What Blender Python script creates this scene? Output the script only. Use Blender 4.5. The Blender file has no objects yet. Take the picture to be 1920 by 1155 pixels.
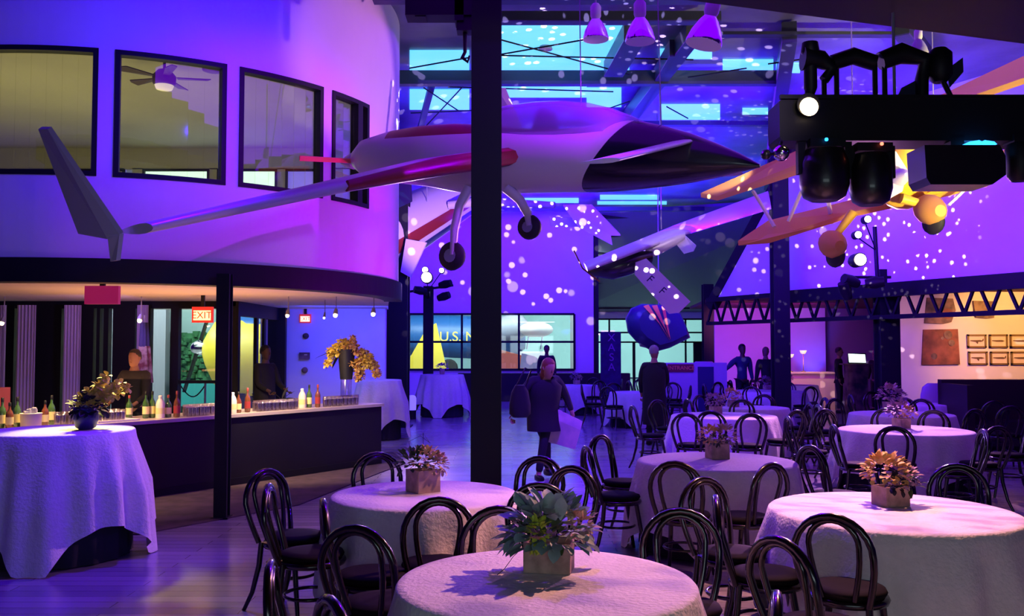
import bpy, bmesh, math, random
from mathutils import Vector, Matrix, noise
random.seed(7)
C = bpy.context.scene.collection
R = math.radians
# ---------------- camera ----------------
F = 1700.0; H = 1.75; TH = math.atan(72.5/F)
cd = bpy.data.cameras.new('camera'); cam = bpy.data.objects.new('camera', cd); C.objects.link(cam)
cam.location = (0, 0, H); cam.rotation_euler = (math.pi/2+TH, 0, 0)
cd.sensor_width = 36; cd.lens = F/1920*36; cd.clip_start = .05; cd.clip_end = 300
bpy.context.scene.camera = cam
def P(px, py, Y):
    "the point of the place seen at this pixel of the photograph, Y metres away"
    u = (px-960)/F; v = (577.5-py)/F
    d = Vector((u, math.cos(TH)-v*math.sin(TH), math.sin(TH)+v*math.cos(TH)))
    return Vector((0, 0, H))+d*(Y/d.y)
def PZ(px, py, z):
    u = (px-960)/F; v = (577.5-py)/F
    d = Vector((u, math.cos(TH)-v*math.sin(TH), math.sin(TH)+v*math.cos(TH)))
    return Vector((0, 0, H))+d*((z-H)/d.z)
# ---------------- colour management, world ----------------
sc = bpy.context.scene
sc.view_settings.view_transform = 'Standard'; sc.view_settings.look = 'None'
sc.view_settings.exposure = 0.0; sc.view_settings.gamma = 1; sc.view_settings.use_curve_mapping = False
sc.cycles.use_denoising = True
sc.cycles.max_bounces = 6; sc.cycles.diffuse_bounces = 3; sc.cycles.glossy_bounces = 3; sc.cycles.sample_clamp_indirect = 4
W = bpy.data.worlds.new('night'); sc.world = W; W.use_nodes = True
W.node_tree.nodes['Background'].inputs[0].default_value = (.04, .0, .3, 1)
W.node_tree.nodes['Background'].inputs[1].default_value = .25
# ---------------- lights ----------------
def aim(o, target):
    o.rotation_euler = (Vector(target)-o.location).to_track_quat('-Z', 'Y').to_euler()
def spot(name, loc, tgt, col, w, ang=60, blend=.4, rad=.05, gobo=None):
    l = bpy.data.lights.new(name, 'SPOT'); l.color = col; l.energy = w; l.spot_size = R(ang); l.spot_blend = blend
    l.shadow_soft_size = rad
    o = bpy.data.objects.new(name, l); C.objects.link(o); o.location = loc; aim(o, tgt)
    if gobo:
        l.use_nodes = True; nt = l.node_tree; n = nt.nodes; em = n['Emission']
        tc = n.new('ShaderNodeTexCoord'); mp = n.new('ShaderNodeMapping'); nt.links.new(tc.outputs['Normal'], mp.inputs[0])
        if gobo[0] == 'dots':
            vo = n.new('ShaderNodeTexVoronoi'); vo.voronoi_dimensions = '3D'; vo.inputs['Scale'].default_value = gobo[1]
            nt.links.new(mp.outputs[0], vo.inputs['Vector'])
            cr = n.new('ShaderNodeValToRGB'); cr.color_ramp.elements[0].position = gobo[2]; cr.color_ramp.elements[0].color = (1, 1, 1, 1)
            cr.color_ramp.elements[1].position = gobo[2]+.05; cr.color_ramp.elements[1].color = (0, 0, 0, 1)
            nt.links.new(vo.outputs['Distance'], cr.inputs[0])
        else:
            mp.inputs['Scale'].default_value = gobo[2]
            vo = n.new('ShaderNodeTexNoise'); vo.inputs['Scale'].default_value = gobo[1]; vo.inputs['Detail'].default_value = 1
            nt.links.new(mp.outputs[0], vo.inputs['Vector'])
            cr = n.new('ShaderNodeValToRGB'); cr.color_ramp.elements[0].position = .36; cr.color_ramp.elements[0].color = (.55, .55, .55, 1)
            cr.color_ramp.elements[1].position = .50; cr.color_ramp.elements[1].color = (1, 1, 1, 1)
            nt.links.new(vo.outputs['Fac'], cr.inputs[0])
        nt.links.new(cr.outputs[0], em.inputs['Strength'])
    return o
def area(name, loc, tgt, col, w, sx, sy):
    l = bpy.data.lights.new(name, 'AREA'); l.shape = 'RECTANGLE'; l.size = sx; l.size_y = sy; l.color = col; l.energy = w
    o = bpy.data.objects.new(name, l); C.objects.link(o); o.location = loc; aim(o, tgt); return o
VIO = (.17, .0, 1); BLU = (.03, .0, 1); MAG = (.5, .0, 1); PINK = (1, .5, .62); PEACH = (1, .62, .42); CYAN = (.15, .7, 1)
LAMP = P(1517, 200, 6.58)                                       # the lit lamp on the black truss
LB = P(800, 520, 22); LC = P(1612, 487, 15.2)
spot('truss_key', LAMP+Vector((0, -.35, .05)), (1.3, 4.4, .7), (1, 0.42, 0.34), 780.0, 100, .5, .03, ('streak', 9, (1, 3, 1)))
spot('far_left_key', LB+Vector((0, -.25, 0)), (2.5, 8, .7), (0.7, 0.38, 1), 1300.0, 45, .5, .05, ('streak', 14, (1, 3, 1)))
spot('far_right_key', LC+Vector((0, -.25, 0)), (2.0, 8, .7), (0.95, 0.36, .95), 2100.0, 65, .5, .05, ('streak', 10, (1, 3, 1)))
area('hall_violet', (3, 12, 6.0), (3, 12, 0), (0.22, 0, 1), 620.0, 9, 16)
spot('near_violet', (.6, 7.3, 4.25), (1.0, 4.4, .7), (0.13, 0, 1), 430.0, 110, .7, .1)
spot('aisle_violet', (1.2, 9.4, 5.6), (.9, 11.5, 0), (0.09, 0, 1), 2200.0, 56, .7, .2)
spot('left_floor_blue', (-2.2, 7.4, 5.6), (-3.9, 6.0, 0), (0.08, 0, 1), 1250.0, 56, .7, .2)
spot('orchid_fill', (-4.1, 8.75, 2.3), (-3.65, 7.7, 1.3), (1, .8, .22), 330, 40, .6, .05)  # added spot without a fixture, so the orchids come out yellow
spot('fuselage_fill', (2.0, 4.6, 3.9), (.2, 9.3, 3.7), (1, .8, .62), 75, 60, .7, .1)
spot('biplane_top_fill', (6.5, 8.7, 3.3), (5.3, 9.9, 4.8), (1, .85, .25), 1100, 70, .7, .05)  # unseen spot added to brighten the upper wing
spot('counter_warm', (8.3, 24.6, 2.5), (8.4, 25.4, .8), (1, .7, .3), 90, 70, .6, .05)
area('near_fill', (.8, -1.6, 1.9), (1, 5.5, .5), (0.6, 0.76, 0.8), 52.0, 4, 1.2)
# washes on the drum
spot('drum_blue', (3.2, 2.2, 4.0), (-4.4, 9.3, 4.2), (0.06, 0, 1), 600.0, 75, .8, .1)
spot('drum_top_blue', (-1.6, 6.9, 4.7), (-4.4, 9.3, 5.5), (0.03, 0, 1), 630.0, 100, .9, .03)
spot('drum_pink', (3.6, 10.0, 4.4), (-2.0, 11.1, 5.1), (1, 0.36, .85), 620.0, 25, .45, .03)
spot('drum_magenta', (2.0, 7.6, 4.9), (-2.6, 10.1, 3.05), (0.32, 0, 1), 750.0, 50, .45, .03)
spot('striped_aircraft_light', (1.2, 14.5, 2.6), (-1.7, 20.5, 4.75), (1, .5, .7), 2600, 28, .6, .03)
spot('ultralight_spot', (3.4, 11.2, 4.6), (2.5, 14.5, 3.4), (1, .75, .95), 260, 20, .6, .03)
spot('wing_fill', (-.4, 2.6, 1.5), (-2.7, 6.6, 3.2), (1, .8, .75), 26, 46, .8, .1)
spot('drum_magenta_low', (1.2, 10.9, 1.3), (-2.1, 10.9, 3.0), (.62, 0, 1), 430, 58, .8, .03)
# washes on the far and right walls
area('back_wall_wash', (-.3, 26.5, 5.9), (-.3, 30, 4.2), (0.09, 0, 1), 416.0, 7, .4)
spot('back_uplight', (2.6, 29.3, .25), (2.45, 30, 3.0), (.03, .12, 1), 260, 60, .6, .1)
area('right_wall_wash', (4.2, 14.0, 3.6), (7.2, 17.0, 4.6), (0.1, 0, 1), 336.0, 5, .5)
spot('right_wall_low', (6.0, 12.0, 3.3), (8.6, 15.5, 4.2), (0.07, 0, 1), 300.0, 80, .8, .2)
area('roof_wash', (1.5, 15, 3.9), (2, 18.5, 6.3), (0.03, 0, 1), 960.0, 8, 1.2)
area('roof_wash_far', (1.5, 24, 4.6), (1.5, 24, 6.3), (0.03, 0, 1), 1500.0, 8, 5)
spot('roof_pink', (4.2, 12, 3.3), (3.2, 19, 6.3), (0.5, 0, 1), 700.0, 50, .8, .1)
# star gobos
spot('stars_back', (1.2, 15.0, 3.4), (.4, 30, 6.2), (1, 0.7, 1), 11200.0, 27, .3, .004, ('dots', 34, .20))
spot('stars_roof', (1.2, 9.5, 2.6), (1.0, 15.5, 6.3), (1, .7, .95), 9000, 80, .3, .004, ('dots', 26, .20))
spot('stars_right', (3.6, 13.6, 2.6), (6.6, 18.2, 4.6), (1, .7, 1), 2600, 75, .3, .004, ('dots', 30, .19))
# backdrop bay at the right and picture wall
area('bay_violet', (7.0, 24.0, 2.6), (7.0, 27, 1.8), (0.42, 0, 1), 54.0, 3, .3)
spot('bay_pink', (5.5, 22.0, 2.6), (6.9, 27, 1.6), (1, 0.2, 0.7), 170.0, 70, .6, .1)
spot('bay_blue_uplight', (8.9, 26.3, .3), (8.9, 27, 2.2), (0.05, 0.05, 1), 162.0, 60, .8, .1)
spot('picture_light', (10.1, 16.8, 2.8), (10.3, 19.0, 1.9), (1, 0.45, 0.13), 396.0, 85, .7, .1)
spot('picture_violet', (7.6, 16.0, 2.5), (8.4, 19, 1.6), (1, 0.4, 0.9), 198.0, 60, .7, .1)
spot('biplane_light', (5.0, 7.9, 2.7), (5.0, 10.4, 4.2), (1, .78, .45), 700, 62, .7, .05)
# mezzanine room above the bar, and the bar
area('mezzanine_lamp', (-6.5, 12.6, 3.0), (-6.5, 12.6, 5), (1, 0.85, 0.25), 80.5, 5, 4)
area('bar_warm', (-4.6, 12.4, 1.3), (-4.6, 12.4, 2.5), (1, 0.42, 0.16), 48.0, 3, 2)
spot('bar_spot', (-3.0, 11.2, 2.35), (-3.2, 12.4, .9), (1, 0.68, 0.42), 420.0, 90, .7, .05)
spot('bar_spot_left', (-4.9, 9.6, 2.3), (-5.2, 10.2, .9), (1, .66, .32), 300, 120, .7, .05)
spot('curtain_violet', (-5.5, 12.9, 2.3), (-7.2, 14.6, 1.2), (0.35, 0.18, 1), 70.0, 110, .6, .1)
area('blue_wall_wash', (-3.1, 16.6, 2.4), (-3.3, 18, 1.4), (0.03, 0.04, 1), 44.2, 1.6, .2)
# the lit yard outside the glazing
area('yard_left', (-9.5, 20.2, 5.2), (-7.5, 22.5, 1), (.75, 1, .92), 700, 5, 2)
area('yard_far', (-1, 33, 5.5), (-1, 38, 1), (0.7, 0.95, 0.95), 1300.0, 8, 3)
area('yard_bay', (7, 43, 5.5), (7, 48, 1), (.6, 1, .95), 900, 10, 3)
# ---------------- materials ----------------
def mat(name, col, rough=.6, metal=0, emit=None, es=0, var=0, vscale=8, bump=0, bscale=40, trans=0, alpha=1, coat=0, col2=None, spec=.5):
    m = bpy.data.materials.new(name); m.use_nodes = True; nt = m.node_tree; b = nt.nodes['Principled BSDF']
    b.inputs['Base Color'].default_value = (*col, 1); b.inputs['Roughness'].default_value = rough; b.inputs['Metallic'].default_value = metal
    b.inputs['Specular IOR Level'].default_value = spec
    if emit: b.inputs['Emission Color'].default_value = (*emit, 1); b.inputs['Emission Strength'].default_value = es
    if trans: b.inputs['Transmission Weight'].default_value = trans; b.inputs['IOR'].default_value = 1.45
    if coat: b.inputs['Coat Weight'].default_value = coat
    if alpha < 1: b.inputs['Alpha'].default_value = alpha
    tc = nt.nodes.new('ShaderNodeTexCoord')
    if var or col2:
        n = nt.nodes.new('ShaderNodeTexNoise'); n.inputs['Scale'].default_value = vscale; n.inputs['Detail'].default_value = 4
        nt.links.new(tc.outputs['Object'], n.inputs['Vector'])
        r = nt.nodes.new('ShaderNodeValToRGB'); nt.links.new(n.outputs['Fac'], r.inputs[0])
        c2 = col2 or tuple(c*(1-var) for c in col)
        r.color_ramp.elements[0].position = .38; r.color_ramp.elements[1].position = .62
        r.color_ramp.elements[0].color = (*col, 1); r.color_ramp.elements[1].color = (*c2, 1)
        nt.links.new(r.outputs[0], b.inputs['Base Color'])
    if bump:
        n = nt.nodes.new('ShaderNodeTexNoise'); n.inputs['Scale'].default_value = bscale
        nt.links.new(tc.outputs['Object'], n.inputs['Vector'])
        bp = nt.nodes.new('ShaderNodeBump'); bp.inputs['Strength'].default_value = bump; bp.inputs['Distance'].default_value = .02
        nt.links.new(n.outputs['Fac'], bp.inputs['Height']); nt.links.new(bp.outputs[0], b.inputs['Normal'])
    return m
def pane_mat(name, tint, op, rough=.02):
    "thin window glass: clear with a mirror-like sheen"
    m = bpy.data.materials.new(name); m.use_nodes = True; nt = m.node_tree; nt.nodes.clear()
    o = nt.nodes.new('ShaderNodeOutputMaterial'); t = nt.nodes.new('ShaderNodeBsdfTransparent'); t.inputs[0].default_value = (*tint, 1)
    g = nt.nodes.new('ShaderNodeBsdfGlossy'); g.inputs['Roughness'].default_value = rough; g.inputs[0].default_value = (.9, .9, .9, 1)
    x = nt.nodes.new('ShaderNodeMixShader'); x.inputs[0].default_value = op
    nt.links.new(t.outputs[0], x.inputs[1]); nt.links.new(g.outputs[0], x.inputs[2]); nt.links.new(x.outputs[0], o.inputs[0]); return m
M = {}
def mk(k, *a, **kw): M[k] = mat(k, *a, **kw); return M[k]
mk('plaster', (.78, .76, .78), .75, var=.04, vscale=1.5)
mk('plaster_warm', (.72, .66, .56), .8, var=.05, vscale=2)
mk('roof_sheet', (.2, .2, .3), .35, var=.5, vscale=.8)
mk('steel_black', (.007, .007, .011), .55, spec=.25)
mk('steel_blue', (.035, .04, .09), .4, metal=.3)
mk('steel_grey', (.25, .25, .3), .5)
mk('black', (.006, .006, .008), .5, spec=.3)
mk('black_gloss', (.008, .007, .008), .35, coat=.3)
mk('rubber', (.015, .014, .016), .7)
mk('bent_wood', (.007, .004, .003), .22, coat=.4)
mk('seat_dark', (.006, .004, .004), .8, spec=.12)
mk('cloth', (.74, .70, .66), .85, bump=.35, bscale=45, var=.06, vscale=20)
mk('cloth_dark', (.012, .012, .02), .9)
mk('skylight_glow', (.3, .5, .6), .3, emit=(.11, .55, 1), es=1.35)  # emission stands in for the cyan light falling on the roof panels
mk('white_paint', (.55, .52, .5), .35, coat=.2)
mk('wing_white', (.5, .48, .5), .35)
mk('red_paint', (.2, .02, .02), .4)
mk('navy_paint', (.008, .006, .1), .4, coat=.1)
mk('orange_paint', (.9, .22, .08), .4)
mk('yellow_paint', (.85, .52, .03), .4)
mk('amber_fabric', (.75, .38, .06), .6)
mk('nose_black', (.008, .008, .02), .25, coat=.3)
mk('canopy_glass', (.35, .2, .6), .12, alpha=.55, coat=.8)
mk('chrome', (.8, .8, .8), .12, metal=1)
mk('lens_blue', (.02, .05, .2), .2, emit=(.02, .3, 1), es=4)
mk('bulb', (1, .9, .7), .3, emit=(1, .75, .4), es=14)
mk('bulb_white', (1, .9, .9), .3, emit=(1, .8, 1), es=14)
mk('led_blue', (.3, .5, 1), .3, emit=(.4, .6, 1), es=9)
mk('led_red', (1, .1, .05), .3, emit=(1, .15, .08), es=4)
mk('sign_red', (.7, .04, .04), .5, emit=(1, .05, .03), es=.35)
mk('sign_back', (.35, .02, .12), .5, emit=(.8, .02, .2), es=.25)
mk('sign_face', (1, .9, .6), .5, emit=(1, .78, .3), es=1.6)
mk('brass', (.6, .4, .1), .3, metal=1)
mk('screen', (.8, .9, .9), .4, emit=(.75, 1, .9), es=2.2)
mk('bar_front', (.004, .0035, .004), .5, var=.3, vscale=3)
mk('bar_top', (.5, .42, .4), .35)
mk('carpet', (.07, .04, .05), .95, var=.4, vscale=5)
mk('skin_a', (.42, .2, .15), .55); mk('skin_b', (.25, .12, .08), .55); mk('skin_c', (.12, .06, .04), .55)
mk('hair_red', (.22, .05, .03), .6, bump=.5, bscale=60); mk('hair_dark', (.015, .01, .01), .6); mk('hair_grey', (.3, .26, .25), .7)
mk('coat_black', (.012, .011, .016), .85); mk('shirt_pink', (.75, .45, .6), .8); mk('shirt_navy', (.03, .04, .14), .8); mk('trouser', (.012, .012, .02), .8)
mk('shirt_white', (.7, .68, .68), .8); mk('bag_white', (.68, .5, .5), .7, col2=(.5, .38, .42), vscale=6)
mk('crate_wood', (.5, .34, .27), .8, var=.4, vscale=14)
mk('leaf_grey', (.32, .46, .42), .6, var=.35); mk('leaf_green', (.06, .12, .03), .6, var=.4); mk('leaf_dark', (.01, .012, .02), .6)
mk('petal_yellow', (.85, .68, .12), .6); mk('petal_orange', (.8, .42, .1), .6, col2=(.75, .6, .2), vscale=30)
mk('petal_pink', (.55, .3, .26), .6, col2=(.5, .42, .26), vscale=30); mk('petal_mauve', (.35, .2, .3), .6); mk('petal_lime', (.6, .68, .06), .6)
mk('bottle_green', (.05, .12, .03), .1, coat=.5, spec=.8); mk('bottle_brown', (.16, .05, .02), .1, coat=.5)
mk('label_cream', (.8, .7, .3), .7); mk('label_red', (.3, .03, .03), .5); mk('plastic_white', (.85, .75, .6), .5)
M['pane'] = pane_mat('pane', (.97, .98, .98), .06); M['drink_glass'] = pane_mat('drink_glass', (.9, .86, .88), .22, .12)
M['pane_drum'] = pane_mat('pane_drum', (.9, .92, .84), .16)
mk('room_ceiling', (.56, .54, .42), .85, var=.12, vscale=.6)
mk('fan_wood', (.07, .035, .02), .5); mk('fan_lamp', (1, .9, .7), .5, emit=(1, .85, .5), es=.75)
mk('daylight_pane', (.8, 1, .98), .5, emit=(.75, 1, .95), es=1.5)
mk('daylight_violet', (.4, .4, 1), .5, emit=(.28, .2, 1), es=.8)
mk('curtain_violet', (.5, .4, .6), .9)
mk('hedge', (.02, .10, .035), .9, col2=(.05, .2, .08), vscale=5, bump=1, bscale=8)
mk('yard_wall', (.62, .85, .82), .8, var=.1, vscale=.5); mk('yard_ground', (.4, .5, .5), .8); mk('teal', (.02, .25, .25), .6)
mk('fuse_blue', (.02, .10, .30), .4, var=.1); mk('fuse_yellow', (.75, .55, .04), .45); mk('text_yellow', (.95, .75, .1), .6)
mk('poster_brown', (.14, .04, .02), .7, col2=(.3, .09, .04), vscale=3.5); mk('poster_dark', (.05, .035, .03), .7, col2=(.3, .17, .1), vscale=3.5)
mk('poster_tan', (.3, .2, .12), .7, col2=(.1, .05, .03), vscale=4); mk('frame_gold', (.2, .12, .03), .5); mk('paper', (.72, .58, .38), .8); mk('ink', (.12, .07, .03), .8)
mk('banner_cloth', (.03, .008, .09), .8, var=.3); mk('banner_text', (.3, .07, .35), .8); mk('panel_lilac', (.5, .35, .55), .8)
mk('bay_red', (.15, .04, .03), .8); mk('counter_cream', (.8, .6, .35), .7); mk('booth', (.02, .012, .012), .5); mk('flag_blue', (.03, .03, .12), .8); mk('flag_red', (.12, .03, .04), .8, col2=(.3, .25, .25), vscale=9)
# polished plank floor
fm = mat('floor_planks', (.3, .28, .32), .3, coat=0, spec=.8); nt = fm.node_tree; b = nt.nodes['Principled BSDF']
tc = nt.nodes.new('ShaderNodeTexCoord'); br = nt.nodes.new('ShaderNodeTexBrick'); br.inputs['Scale'].default_value = 1
br.inputs['Brick Width'].default_value = 1.8; br.inputs['Row Height'].default_value = .14; br.inputs['Mortar Size'].default_value = .004
br.inputs['Color1'].default_value = (.34, .31, .34, 1); br.inputs['Color2'].default_value = (.25, .23, .26, 1); br.inputs['Mortar'].default_value = (.1, .09, .1, 1)
nt.links.new(tc.outputs['Object'], br.inputs['Vector']); nt.links.new(br.outputs['Color'], b.inputs['Base Color'])
ns = nt.nodes.new('ShaderNodeTexNoise'); ns.inputs['Scale'].default_value = 1.3; mr = nt.nodes.new('ShaderNodeMapRange')
mr.inputs['To Min'].default_value = .14; mr.inputs['To Max'].default_value = .26
nt.links.new(tc.outputs['Object'], ns.inputs['Vector']); nt.links.new(ns.outputs['Fac'], mr.inputs[0]); nt.links.new(mr.outputs[0], b.inputs['Roughness']); M['floor'] = fm
# ---------------- mesh builder ----------------
class MB:
    def __init__(s): s.v = []; s.f = []; s.mi = []; s.sm = []
    def add(s, vs, fs, mi=0, smooth=False):
        n = len(s.v); s.v += [Vector(v) for v in vs]
        for f in fs: s.f.append([n+i for i in f]); s.mi.append(mi); s.sm.append(smooth)
        return s
    def hexa(s, p, mi=0):
        return s.add(p, [(0, 3, 2, 1), (4, 5, 6, 7), (0, 1, 5, 4), (1, 2, 6, 5), (2, 3, 7, 6), (3, 0, 4, 7)], mi)
    def box(s, c, d, rz=0, mi=0):
        c = Vector(c); m = Matrix.Rotation(rz, 3, 'Z'); h = [x/2 for x in d]
        return s.hexa([c+m@Vector((x*h[0], y*h[1], z*h[2])) for z in (-1, 1) for x, y in ((-1, -1), (1, -1), (1, 1), (-1, 1))], mi)
    def beam(s, a, b, w, h, up=(0, 0, 1), mi=0):
        a = Vector(a); b = Vector(b); d = (b-a).normalized(); up = Vector(up)
        if abs(d.dot(up)) > .98: up = Vector((0, 1, 0))
        x = d.cross(up).normalized()*w/2; y = x.cross(d).normalized()*h/2
        return s.hexa([a-x-y, a+x-y, a+x+y, a-x+y, b-x-y, b+x-y, b+x+y, b-x+y], mi)
    def slab(s, pts, nrm, t, mi=0):
        "a flat outline given real thickness t along nrm"
        n = Vector(nrm).normalized()*t/2; k = len(pts); a = [Vector(p)-n for p in pts]; b = [Vector(p)+n for p in pts]
        return s.add(a+b, [tuple(range(k))[::-1], tuple(range(k, 2*k))]+[(i, (i+1) % k, k+(i+1) % k, k+i) for i in range(k)], mi)
    def rings(s, rs, caps=True, mi=0, smooth=True, closed=False):
        n = len(rs[0]); vs = [v for r in rs for v in r]; fs = []
        for i in range(len(rs)-(0 if closed else 1)):
            j = (i+1) % len(rs)
            for k in range(n): fs.append((i*n+k, i*n+(k+1) % n, j*n+(k+1) % n, j*n+k))
        s.add(vs, fs, mi, smooth)
        if caps and not closed: s.add(rs[0], [tuple(range(n))[::-1]], mi); s.add(rs[-1], [tuple(range(n))], mi)
        return s
    def tube(s, pts, r, n=8, mi=0, closed=False):
        pts = [Vector(p) for p in pts]; rs = []; m = len(pts); prev = None
        for i, p in enumerate(pts):
            a = pts[(i-1) % m] if (closed or i > 0) else p; b = pts[(i+1) % m] if (closed or i < m-1) else p
            t = (b-a).normalized()
            if prev is None: prev = t.orthogonal().normalized()
            x = (prev-t*prev.dot(t)); x = x.normalized() if x.length > 1e-5 else t.orthogonal().normalized(); prev = x; y = t.cross(x)
            q = r[i] if isinstance(r, (list, tuple)) else r
            rs.append([p+(x*math.cos(2*math.pi*k/n)+y*math.sin(2*math.pi*k/n))*q for k in range(n)])
        return s.rings(rs, True, mi, True, closed)
    def lathe(s, prof, c=(0, 0, 0), n=16, mi=0, axis=None):
        c = Vector(c); q = Vector((0, 0, 1)).rotation_difference(Vector(axis).normalized()) if axis is not None else None
        rs = []
        for r, z in prof:
            ring = [Vector((r*math.cos(2*math.pi*k/n), r*math.sin(2*math.pi*k/n), z)) for k in range(n)]
            rs.append([c+(q@v if q else v) for v in ring])
        return s.rings(rs, True, mi, True)
    def ball(s, c, r, n=12, mi=0):
        r = (r, r, r) if not isinstance(r, (tuple, list)) else r; c = Vector(c); rs = []
        for i in range(1, n//2+1):
            a = math.pi*i/(n//2+1)
            rs.append([c+Vector((r[0]*math.sin(a)*math.cos(2*math.pi*k/n), r[1]*math.sin(a)*math.sin(2*math.pi*k/n), r[2]*math.cos(a))) for k in range(n)])
        return s.rings(rs[::-1], True, mi, True)
    def build(s, name, m, parent=None):
        me = bpy.data.meshes.new(name); me.from_pydata([tuple(v) for v in s.v], [], s.f)
        ms = m if isinstance(m, (list, tuple)) else [m]
        for x in ms: me.materials.append(M[x] if isinstance(x, str) else x)
        me.polygons.foreach_set('material_index', s.mi); me.polygons.foreach_set('use_smooth', s.sm); me.update()
        bm = bmesh.new(); bm.from_mesh(me); bmesh.ops.recalc_face_normals(bm, faces=bm.faces); bm.to_mesh(me); bm.free()
        o = bpy.data.objects.new(name, me); C.objects.link(o)
        if parent: o.parent = parent
        return o
def tag(o, label, cat, group=None, kind=None):
    o['label'] = label; o['category'] = cat
    if group: o['group'] = group
    if kind: o['kind'] = kind
    return o
def thing(name, label, cat, loc=(0, 0, 0), rz=0, group=None):
    o = bpy.data.objects.new(name, None); C.objects.link(o); o.location = loc; o.rotation_euler = (0, 0, rz); o.empty_display_size = .1
    return tag(o, label, cat, group)
def struct(name, mb, m):
    o = mb.build(name, m); o['kind'] = 'structure'; return o
kids = {}
def dup(root, loc, rz, label=None, group=None):
    r = root.copy(); C.objects.link(r); r.location = loc; r.rotation_euler = (0, 0, rz)
    if label: r['label'] = label
    if group: r['group'] = group
    for ch in list(root.children):
        c = ch.copy(); C.objects.link(c); c.parent = r
        for g in ch.children:
            d = g.copy(); C.objects.link(d); d.parent = c
    return r
def text_mesh(name, body, m, parent, loc, rot, size, depth=.004, ax='CENTER'):
    cu = bpy.data.curves.new(name, 'FONT'); cu.body = body; cu.size = size; cu.extrude = depth; cu.align_x = ax; cu.align_y = 'CENTER'
    t = bpy.data.objects.new('t', cu); C.objects.link(t); bpy.context.view_layer.update()
    me = bpy.data.meshes.new_from_object(t.evaluated_get(bpy.context.evaluated_depsgraph_get()))
    bpy.data.objects.remove(t); me.materials.clear(); me.materials.append(M[m])
    o = bpy.data.objects.new(name, me); C.objects.link(o); o.location = loc; o.rotation_euler = rot
    if parent: o.parent = parent
    return o
# ================= the setting =================
struct('floor', MB().box((0, 18, -.05), (34, 46, .1)), 'floor')
DC = Vector((-5.02, 12.37, 0)); DR = 3.44
def dp(phi, z, r=DR): return Vector((DC.x+r*math.sin(phi), DC.y-r*math.cos(phi), z))
def phi_of(px):
    lo, hi = R(-75), R(66.5)
    for _ in range(50):
        m = (lo+hi)/2; p = dp(m, 0)
        if 960+F*p.x/(p.y*math.cos(TH)+(4.1-H)*math.sin(TH)) < px: lo = m
        else: hi = m
    return lo
def band(mb, p0, p1, z0, z1, r0=DR-.12, r1=DR, n=None):
    n = n or max(2, int(abs(p1-p0)/R(2.5)))
    for i in range(n):
        a = p0+(p1-p0)*i/n; b_ = p0+(p1-p0)*(i+1)/n
        mb.hexa([dp(a, z0, r0), dp(a, z0, r1), dp(b_, z0, r1), dp(b_, z0, r0), dp(a, z1, r0), dp(a, z1, r1), dp(b_, z1, r1), dp(b_, z1, r0)])
    return mb
ZF0, ZF1, ZW0, ZW1, ZTOP = 2.39, 2.63, 3.46, 4.76, 6.3
PH0, PH1 = R(-88), R(100)
edges = [(phi_of(-95), phi_of(183)), (phi_of(214), phi_of(424)), (phi_of(448), phi_of(605)), (phi_of(622), phi_of(711)), (phi_of(722), R(70))]
wl = MB(); band(wl, PH0, PH1, ZF1, ZW0); band(wl, PH0, PH1, ZW1, ZTOP)
last = PH0
for a, b_ in edges+[(PH1, PH1)]:
    if a-last > .001: band(wl, last, a, ZW0, ZW1)
    last = b_
struct('wall_drum', wl, 'plaster')
struct('trim_1', band(MB(), PH0, PH1, ZF0, ZF1, DR-.2, DR+.05), 'steel_black')
for i, (a, b_) in enumerate(edges):
    t = .05/DR; fr = MB()
    band(fr, a, b_, ZW0, ZW0+.05, DR-.1, DR+.015); band(fr, a, b_, ZW1-.05, ZW1, DR-.1, DR+.015)
    band(fr, a, a+t, ZW0, ZW1, DR-.1, DR+.015, 1); band(fr, b_-t, b_, ZW0, ZW1, DR-.1, DR+.015, 1)
    w = struct('window_%d' % (i+1), fr, 'steel_black')
    band(MB(), a+t, b_-t, ZW0+.05, ZW1-.05, DR-.06, DR-.05).build('pane', 'pane_drum', w)
arc = [dp(R(-88+i*4), 0, DR-.13) for i in range(45)]
def plan(z0, z1, pts): return MB().slab([Vector((p[0], p[1], (z0+z1)/2)) for p in pts], (0, 0, 1), z1-z0)
room = [(p.x, p.y) for p in arc]+[(-1.75, 13.0), (-2.5, 18.2), (-14, 18.2), (-14, 12.4)]
struct('floor_mezzanine', plan(2.5, 2.62, room), 'plaster_warm')
struct('ceiling_mezzanine', plan(5.5, 5.6, room), 'room_ceiling')
mw = MB(); mw.box((-8.15, 17.05, 3.05), (11.8, .1, .86)); mw.box((-8.15, 17.05, 5.3), (11.8, .1, .4))
bx = [(-14, -12), (P(225, 315, 17).x-.3, P(232, 315, 17).x), (P(242, 650, 17).x, P(262, 650, 17).x), (P(388, 650, 17).x, P(403, 650, 17).x), (P(516, 650, 17).x, P(532, 650, 17).x), (P(590, 650, 17).x, -2.25)]
for x0, x1 in bx: mw.box(((x0+x1)/2, 17.05, 4.3), (x1-x0, .1, 1.64))
struct('wall_mezzanine', mw, 'room_ceiling')
for i, (a, b_, m) in enumerate([(-12, P(228, 650, 17).x, 'daylight_violet'), (P(262, 650, 17).x, P(388, 650, 17).x, 'daylight_pane'), (P(403, 650, 17).x, P(516, 650, 17).x, 'daylight_pane'), (P(532, 650, 17).x, P(590, 650, 17).x, 'daylight_violet')]):
    f = MB()
    for z in (3.5, 4.3, 5.08): f.box(((a+b_)/2, 17.0, z), (b_-a, .06, .04))
    for x in (a+.02, b_-.02): f.box((x, 17.0, 4.3), (.04, .06, 1.6))
    w = struct('window_%d' % (6+i), f, 'steel_black'); MB().box(((a+b_)/2, 17.06, 4.3), (b_-a, .02, 1.6)).build('pane', m, w)
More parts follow.
